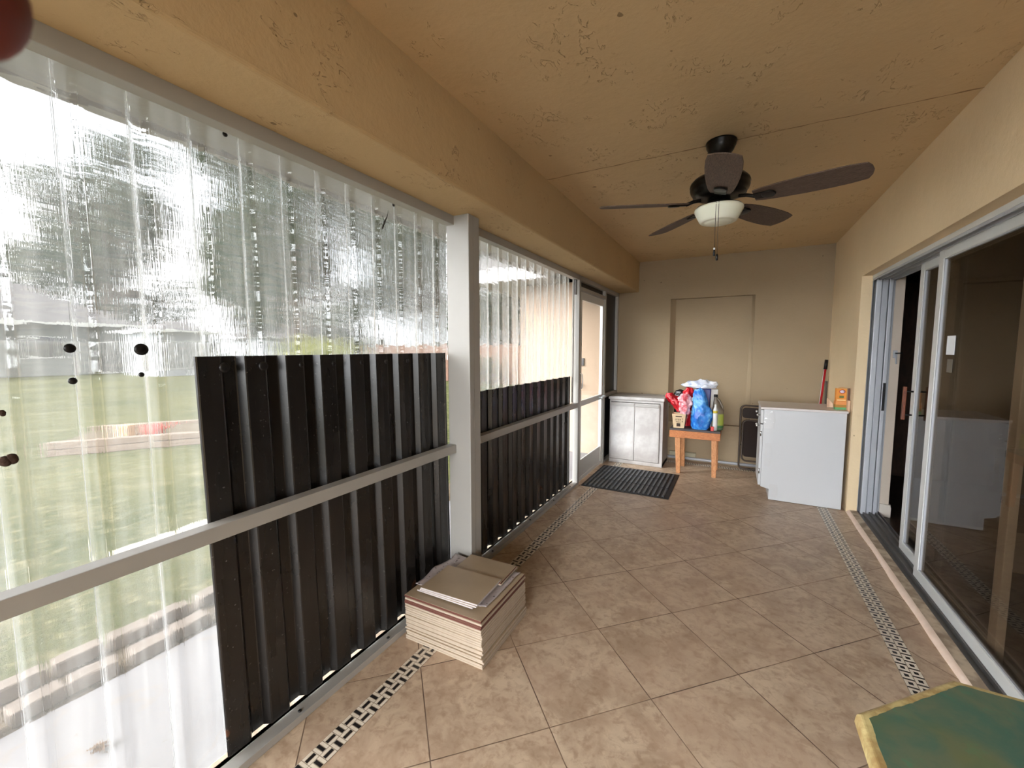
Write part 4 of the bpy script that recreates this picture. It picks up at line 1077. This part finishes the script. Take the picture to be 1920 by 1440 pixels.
for par, y, z in ((dr, 3.05, .81), (dr, 3.31, .81), (d2_, 3.14, .69), (d3_, 3.22, .69)):
    B().lathe([(.007, 0), (.006, -.012), (.014, -.018), (.015, -.026), (.008, -.031), (.0001, -.032)], (.492, y, z), 16, axis='x').build('knob', M_KNOB, par)
for par, z in ((d2_, .62), (d2_, .25)): B().cyl((.498, 2.935, z), (.498, 2.935, z+.05), .006, 8).build('hinge', M_KNOB, par)
# clear tape and film scuffs on the side
t = NT('clear_packing_tape'); g = t.n.new('ShaderNodeBsdfGlossy'); g.inputs['Roughness'].default_value = .18; tp_ = t.n.new('ShaderNodeBsdfTransparent'); m = t.n.new('ShaderNodeMixShader'); m.inputs[0].default_value = .10
t.l.new(tp_.outputs[0], m.inputs[1]); t.l.new(g.outputs[0], m.inputs[2]); t.l.new(m.outputs[0], t.out.inputs[0]); M_TAPE = t.m
def tape(x0, x1, z0, z1, sd):
    b = B(); b.grid(8, 20, lambda u, v: (x0+(x1-x0)*u+.012*math.sin(v*PI)*(1 if u > .5 else 0), 2.9275-.003*abs(noise.noise(Vector((u*3+sd, v*5, 1)))), z0+(z1-z0)*v)); return b
tape(.525, .60, .70, .87, 1).build('packing_tape', M_TAPE, wc); tape(.535, .585, .33, .56, 5).build('packing_tape', M_TAPE, wc); tape(.59, .65, .03, .16, 8).build('packing_tape', M_TAPE, wc)

# boxes on the cabinet
def sodabox(cx_, cy_, z, label, w=.078, d=.042, h=.118, rot=.12, lying=False):
    r = thing('baking_soda_box', label, 'box', (cx_, cy_, z), rot)
    MO = simple('orange_box_card', srgb(222, 142, 58), .6, var=.06); MT = simple('tan_flap_card', srgb(190, 150, 104), .7)
    b = B(); b.box(-w/2, w/2, -d/2, d/2, 0, h); b.build('carton_body', MO, r, local=True, bevel=.001)
    b = B(); n = 12
    for i in range(n):
        a0, a1 = -w/2+w*i/n, -w/2+w*(i+1)/n; f = lambda x: h+.014*math.cos(x/(w/2)*PI/2)
        vs_ = [b.bm.verts.new(q) for q in ((a0, -d/2, h-.001), (a1, -d/2, h-.001), (a1, -d/2, f(a1)), (a0, -d/2, f(a0)))]; b._f(vs_)
    b.build('curved_flap', MT, r, local=True, solid=.001)
    b = B(); b.lathe([(.0001, 0), (.021, 0), (.021, .001), (.0001, .001)], (0, 0, 0), 24, axis='x')
    for v in b.bm.verts: x, y_, zz = v.co; v.co = Vector((y_*1.1+.004, -d/2-.0015+x, h*.76+zz*.9))
    e = b.build('round_emblem', simple('red_emblem', srgb(186, 70, 60), .5), r, local=True)
    b = B(); b.lathe([(.0001, 0), (.0155, 0), (.0155, .001), (.0001, .001)], (0, 0, 0), 24, axis='x')
    for v in b.bm.verts: x, y_, zz = v.co; v.co = Vector((y_*1.1+.004, -d/2-.0026+x, h*.76+zz*.9))
    b.build('emblem_centre', simple('white_emblem', srgb(226, 210, 226), .5), r, local=True)
    b = B(); b.box(-.016, .018, -d/2-.001, -d/2, h*.26, h*.44); b.build('green_print', simple('olive_print', srgb(110, 116, 60), .6), r, local=True)
    b = B(); b.box(-w/2+.006, w/2-.006, -d/2-.001, -d/2, .006, .016); b.build('pale_stripe', simple('cream_stripe', srgb(238, 206, 150), .6), r, local=True)
    return r
ZW = .9085
o = thing('striped_carton', 'small orange and green striped carton under the orange box on the white cabinet', 'box', (1.118, 3.06, ZW), .1)
for z0, z1, c, nm in ((0, .02, srgb(96, 160, 104), 'green_band'), (.02, .045, srgb(170, 120, 48), 'brown_band'), (.045, .075, srgb(226, 148, 82), 'orange_band')):
    B().box(-.042, .040, -.026, .026, z0, z1).build(nm, simple(nm, c, .6), o, local=True)
sodabox(1.118, 3.062, ZW+.0755, 'small upright orange box with a round red emblem on the white cabinet')
o = B().obox((1.166, 3.00, .945), (.018, .05, .105), (0, 0, 0)).build('wood_block', simple('pale_wood_block', srgb(204, 168, 138), .7, var=.08)); tag(o, 'pale wood block pinched between the white cabinet and the right wall', 'wood block')
o = B().obox((1.1705, 3.03, 1.052), (.012, .02, .108), (0, 0, 0)).build('dark_strip', simple('brown_strip_wood', srgb(92, 62, 50), .7)); tag(o, 'short dark brown stick standing on the pale wood block', 'stick')
b = B(); b.grid(10, 8, lambda u, v: (1.035+.05*u, 3.16+.012*math.sin(u*3)+.01*v, .91+.085*v*(.75+.25*math.sin(u*4+1))-.006*(1-v)*0))
o = b.build('torn_card', simple('torn_tan_card', srgb(220, 186, 156), .8, var=.08), solid=.002); tag(o, 'torn piece of tan card leaning left of the orange box', 'card')

# broom in the corner
br = thing('broom', 'red-handled broom leaning in the back right corner behind the white cabinet', 'broom', (1.06, 3.95, 0))
def bp(k): return Vector((1.04+(1.150-1.04)*k, 3.90+.15*k, .02+1.32*k))
B().tube([bp(.08), bp(.93)], .0125, 14).build('broom_handle', simple('glossy_red_paint', srgb(168, 30, 36), .22), br)
B().tube([bp(.92), bp(1.0)], .0165, 14).build('black_grip', M_BLACKM, br)
B().tube([bp(.10)+Vector((-.0118, -.0055, 0)), bp(.92)+Vector((-.0118, -.0055, 0))], .0030, 6).build('white_stripe', M_WHITEP, br)
b = B(); b.obox((1.045, 3.90, .115), (.20, .045, .05)); b.build('broom_head', simple('red_broom_head', srgb(140, 28, 32), .5), br, bevel=.01)
b = B(); 
for i in range(26):
    for j in range(3): x = .955+.18*i/25; b.tube([(x, 3.885+.015*j, .095), (x+(x-1.045)*.12, 3.88+.02*j, .002)], .002, 4)
b.build('bristles', M_BLACKM, br)
o = B().tube([(1.165, 3.98, .005), (1.165, 4.085, 1.10)], .011, 10).build('grey_pole', simple('dull_grey_pole', srgb(112, 104, 98), .4, metal=.3)); tag(o, 'dull grey pole in the corner right of the red broom handle', 'pole')

# ================================================================== GREEN TABLE in the near right corner
def green_mat():
    t = NT('worn_green_paint'); p = t.obj(); n1 = t.noise(p, 9, 4, .6, 1); n2 = t.noise(p, 24, 5, .65); 
    c = t.mixc(t.gramp(n1, .35, .65), srgb(74, 108, 92), srgb(104, 116, 92)); c = t.mixc(t.math('MULTIPLY', t.gramp(n2, .55, .72), .6), c, srgb(64, 134, 104))
    c = t.mixc(t.math('MULTIPLY', t.gramp(t.noise(p, 5, 3), .54, .7), .45), c, srgb(122, 118, 58))
    t.pbr(c, .35, 0, t.bump(n2, .15, .003), Specular_IOR_Level=.5); return t.m
def gold_mat():
    t = NT('rubbed_gold_edge'); p = t.obj(); n1 = t.noise(p, 20, 4, .65)
    t.pbr(t.mixc(t.gramp(n1, .35, .65), srgb(168, 138, 88), srgb(214, 198, 140)), .45, 0, t.bump(n1, .3, .003)); return t.m
M_GREEN, M_GOLD = green_mat(), gold_mat()
tcx, tcy, tz, ap = .827, -.878, .77, .341
tb = thing('octagonal_table', 'green painted octagonal pedestal table with a rubbed gold edge', 'table', (tcx, tcy, 0))
def octa(a): return [(tcx+a/math.cos(PI/8)*math.cos(PI/8+k*PI/4), tcy+a/math.cos(PI/8)*math.sin(PI/8+k*PI/4)) for k in range(8)]
b = B()
lv = [(ap-.016, tz-.034), (ap-.004, tz-.028), (ap, tz-.020), (ap-.002, tz-.006), (ap-.008, tz), (ap-.024, tz+.0005)]
rings = [[b.bm.verts.new((x, y, z)) for x, y in octa(a)] for a, z in lv]
for A, D in zip(rings, rings[1:]):
    for i in range(8): b._f([A[i], A[(i+1) % 8], D[(i+1) % 8], D[i]])
b._f(rings[0][::-1]); b._f(rings[-1])
b.build('tabletop', M_GOLD, tb, bevel=.003, label='rubbed gold rim')
b = B(); oc = octa(ap-.019); pp = []
for i in range(8):
    A, D = Vector(oc[i]), Vector(oc[(i+1) % 8])
    for k in range(36):
        q = A.lerp(D, k/36); w_ = .0035*noise.noise(Vector((q.x*28, q.y*28, 1)))+.002*noise.noise(Vector((q.x*90, q.y*90, 4)))
        c_ = Vector((tcx, tcy)); pp.append(tuple(c_+(q-c_)*(1+w_/ap)))
b.prism(pp, tz-.0003, tz+.0008); b.build('green_panel', M_GREEN, tb)
B().lathe([(.0001, .06), (.09, .06), (.05, .10), (.035, .16), (.055, .30), (.06, .36), (.035, .50), (.03, .60), (.06, .70), (.12, .735), (.0001, .736)], (tcx, tcy, 0), 28).build('pedestal', M_GOLD, tb)
for k in range(4):
    a = PI/4+k*PI/2; d = Vector((math.cos(a), math.sin(a), 0)); c = Vector((tcx, tcy, 0))
    B().tube([c+d*.03+Vector((0, 0, .12)), c+d*.14+Vector((0, 0, .075)), c+d*.24+Vector((0, 0, .022))], .02, 10, radii=[.026, .022, .022]).build('leg', M_GOLD, tb)

# ================================================================== SMALL THINGS ON THE SCREEN
def nest(y, z, r_, label, seed):
    b = B(); rn = random.Random(seed)
    for i in range(7):
        a = rn.uniform(0, 2*PI); k = rn.uniform(0, r_*.6)
        c = Vector((-1.288, y+math.cos(a)*k*.8, z+math.sin(a)*k)); rr = r_*rn.uniform(.35, .6)
        b.grid(10, 6, lambda u, v: c+Vector((rr*.5*math.sin(PI*v)*math.cos(2*PI*u), rr*math.sin(PI*v)*math.sin(2*PI*u)*(1+.2*noise.noise(Vector((u*9, v*9, i)))), rr*math.cos(PI*v))))
    o = b.build('mud_nest', simple('dark_mud', srgb(64, 46, 36), .95, var=.4, bump=.8, bscale=120)); tag(o, label, 'wasp nest')
nest(-1.419, 1.197, .021, 'larger dark mud wasp nest on the clear sheet at the left edge', 2)
nest(-1.419, 1.316, .011, 'smaller dark mud wasp nest above the larger one on the clear sheet', 6)
gk = thing('gecko', 'tiny dark gecko clinging head-down high on the clear near screen', 'gecko', (-1.282, -.147, 2.07))
b = B()
hd = Vector((-1.280, -.185, 2.045)); dv = Vector((0, .45, .9)).normalized()
P_ = [hd, hd+dv*.012, hd+dv*.018, hd+dv*.045, hd+dv*.055, hd+dv*.08+Vector((0, .002, 0)), hd+dv*.115+Vector((0, -.004, 0))]
b.tube(P_, .004, 8, radii=[.0015, .0048, .0034, .0055, .0034, .0018, .0005])
for k, s_ in ((.02, 1), (.02, -1), (.050, 1), (.050, -1)):
    c = hd+dv*k; w_ = Vector((0, .9, -.45)).normalized()*s_
    b.tube([c, c+w_*.014+dv*.004, c+w_*.020+dv*(-.008 if k < .03 else .010)], .0012, 5)
    for f in (-1, 0, 1):
        e = c+w_*.020+dv*(-.008 if k < .03 else .010); b.tube([e, e+w_*.004+dv*f*.003], .0006, 4)
b.build('gecko_body', simple('dark_gecko_skin', srgb(40, 34, 28), .7), gk)

# ================================================================== FINGER at the lens (photographer's fingertip)
t = NT('backlit_skin'); o_ = t.obj(); n = t.noise(o_, 300, 3)
t.pbr(t.mixc(n, srgb(104, 38, 28), srgb(122, 48, 36)), .55, 0, t.bump(n, .2, .0003), Subsurface_Weight=.2, Subsurface_Radius=(.01, .003, .002)); M_SKIN = t.m
tip = Vector((0.1775, -1.6905, 1.5073)); base = Vector((0.1547, -1.6963, 1.5276)); back = Vector((0.0819, -1.6983, 1.584))
fg = thing('fingertip', 'blurred dark red fingertip of the photographer at the top left corner', 'finger', tip)
b = B()
ax = (base-tip).normalized(); pts = []; rad = []
for k in range(7):
    a = k/6*PI/2; pts.append(tip-ax*.0075*math.cos(a)*.9+ax*.0); rad.append(max(.0004, .0078*math.sin(a)))
pts += [tip+ax*.006, tip+ax*.012, base, base+(back-base)*.15, back]; rad += [.0082, .0084, .0082, .0088, .0092]
b.tube(pts, .008, 24, radii=rad); b.build('finger_skin', M_SKIN, fg, smooth=True)
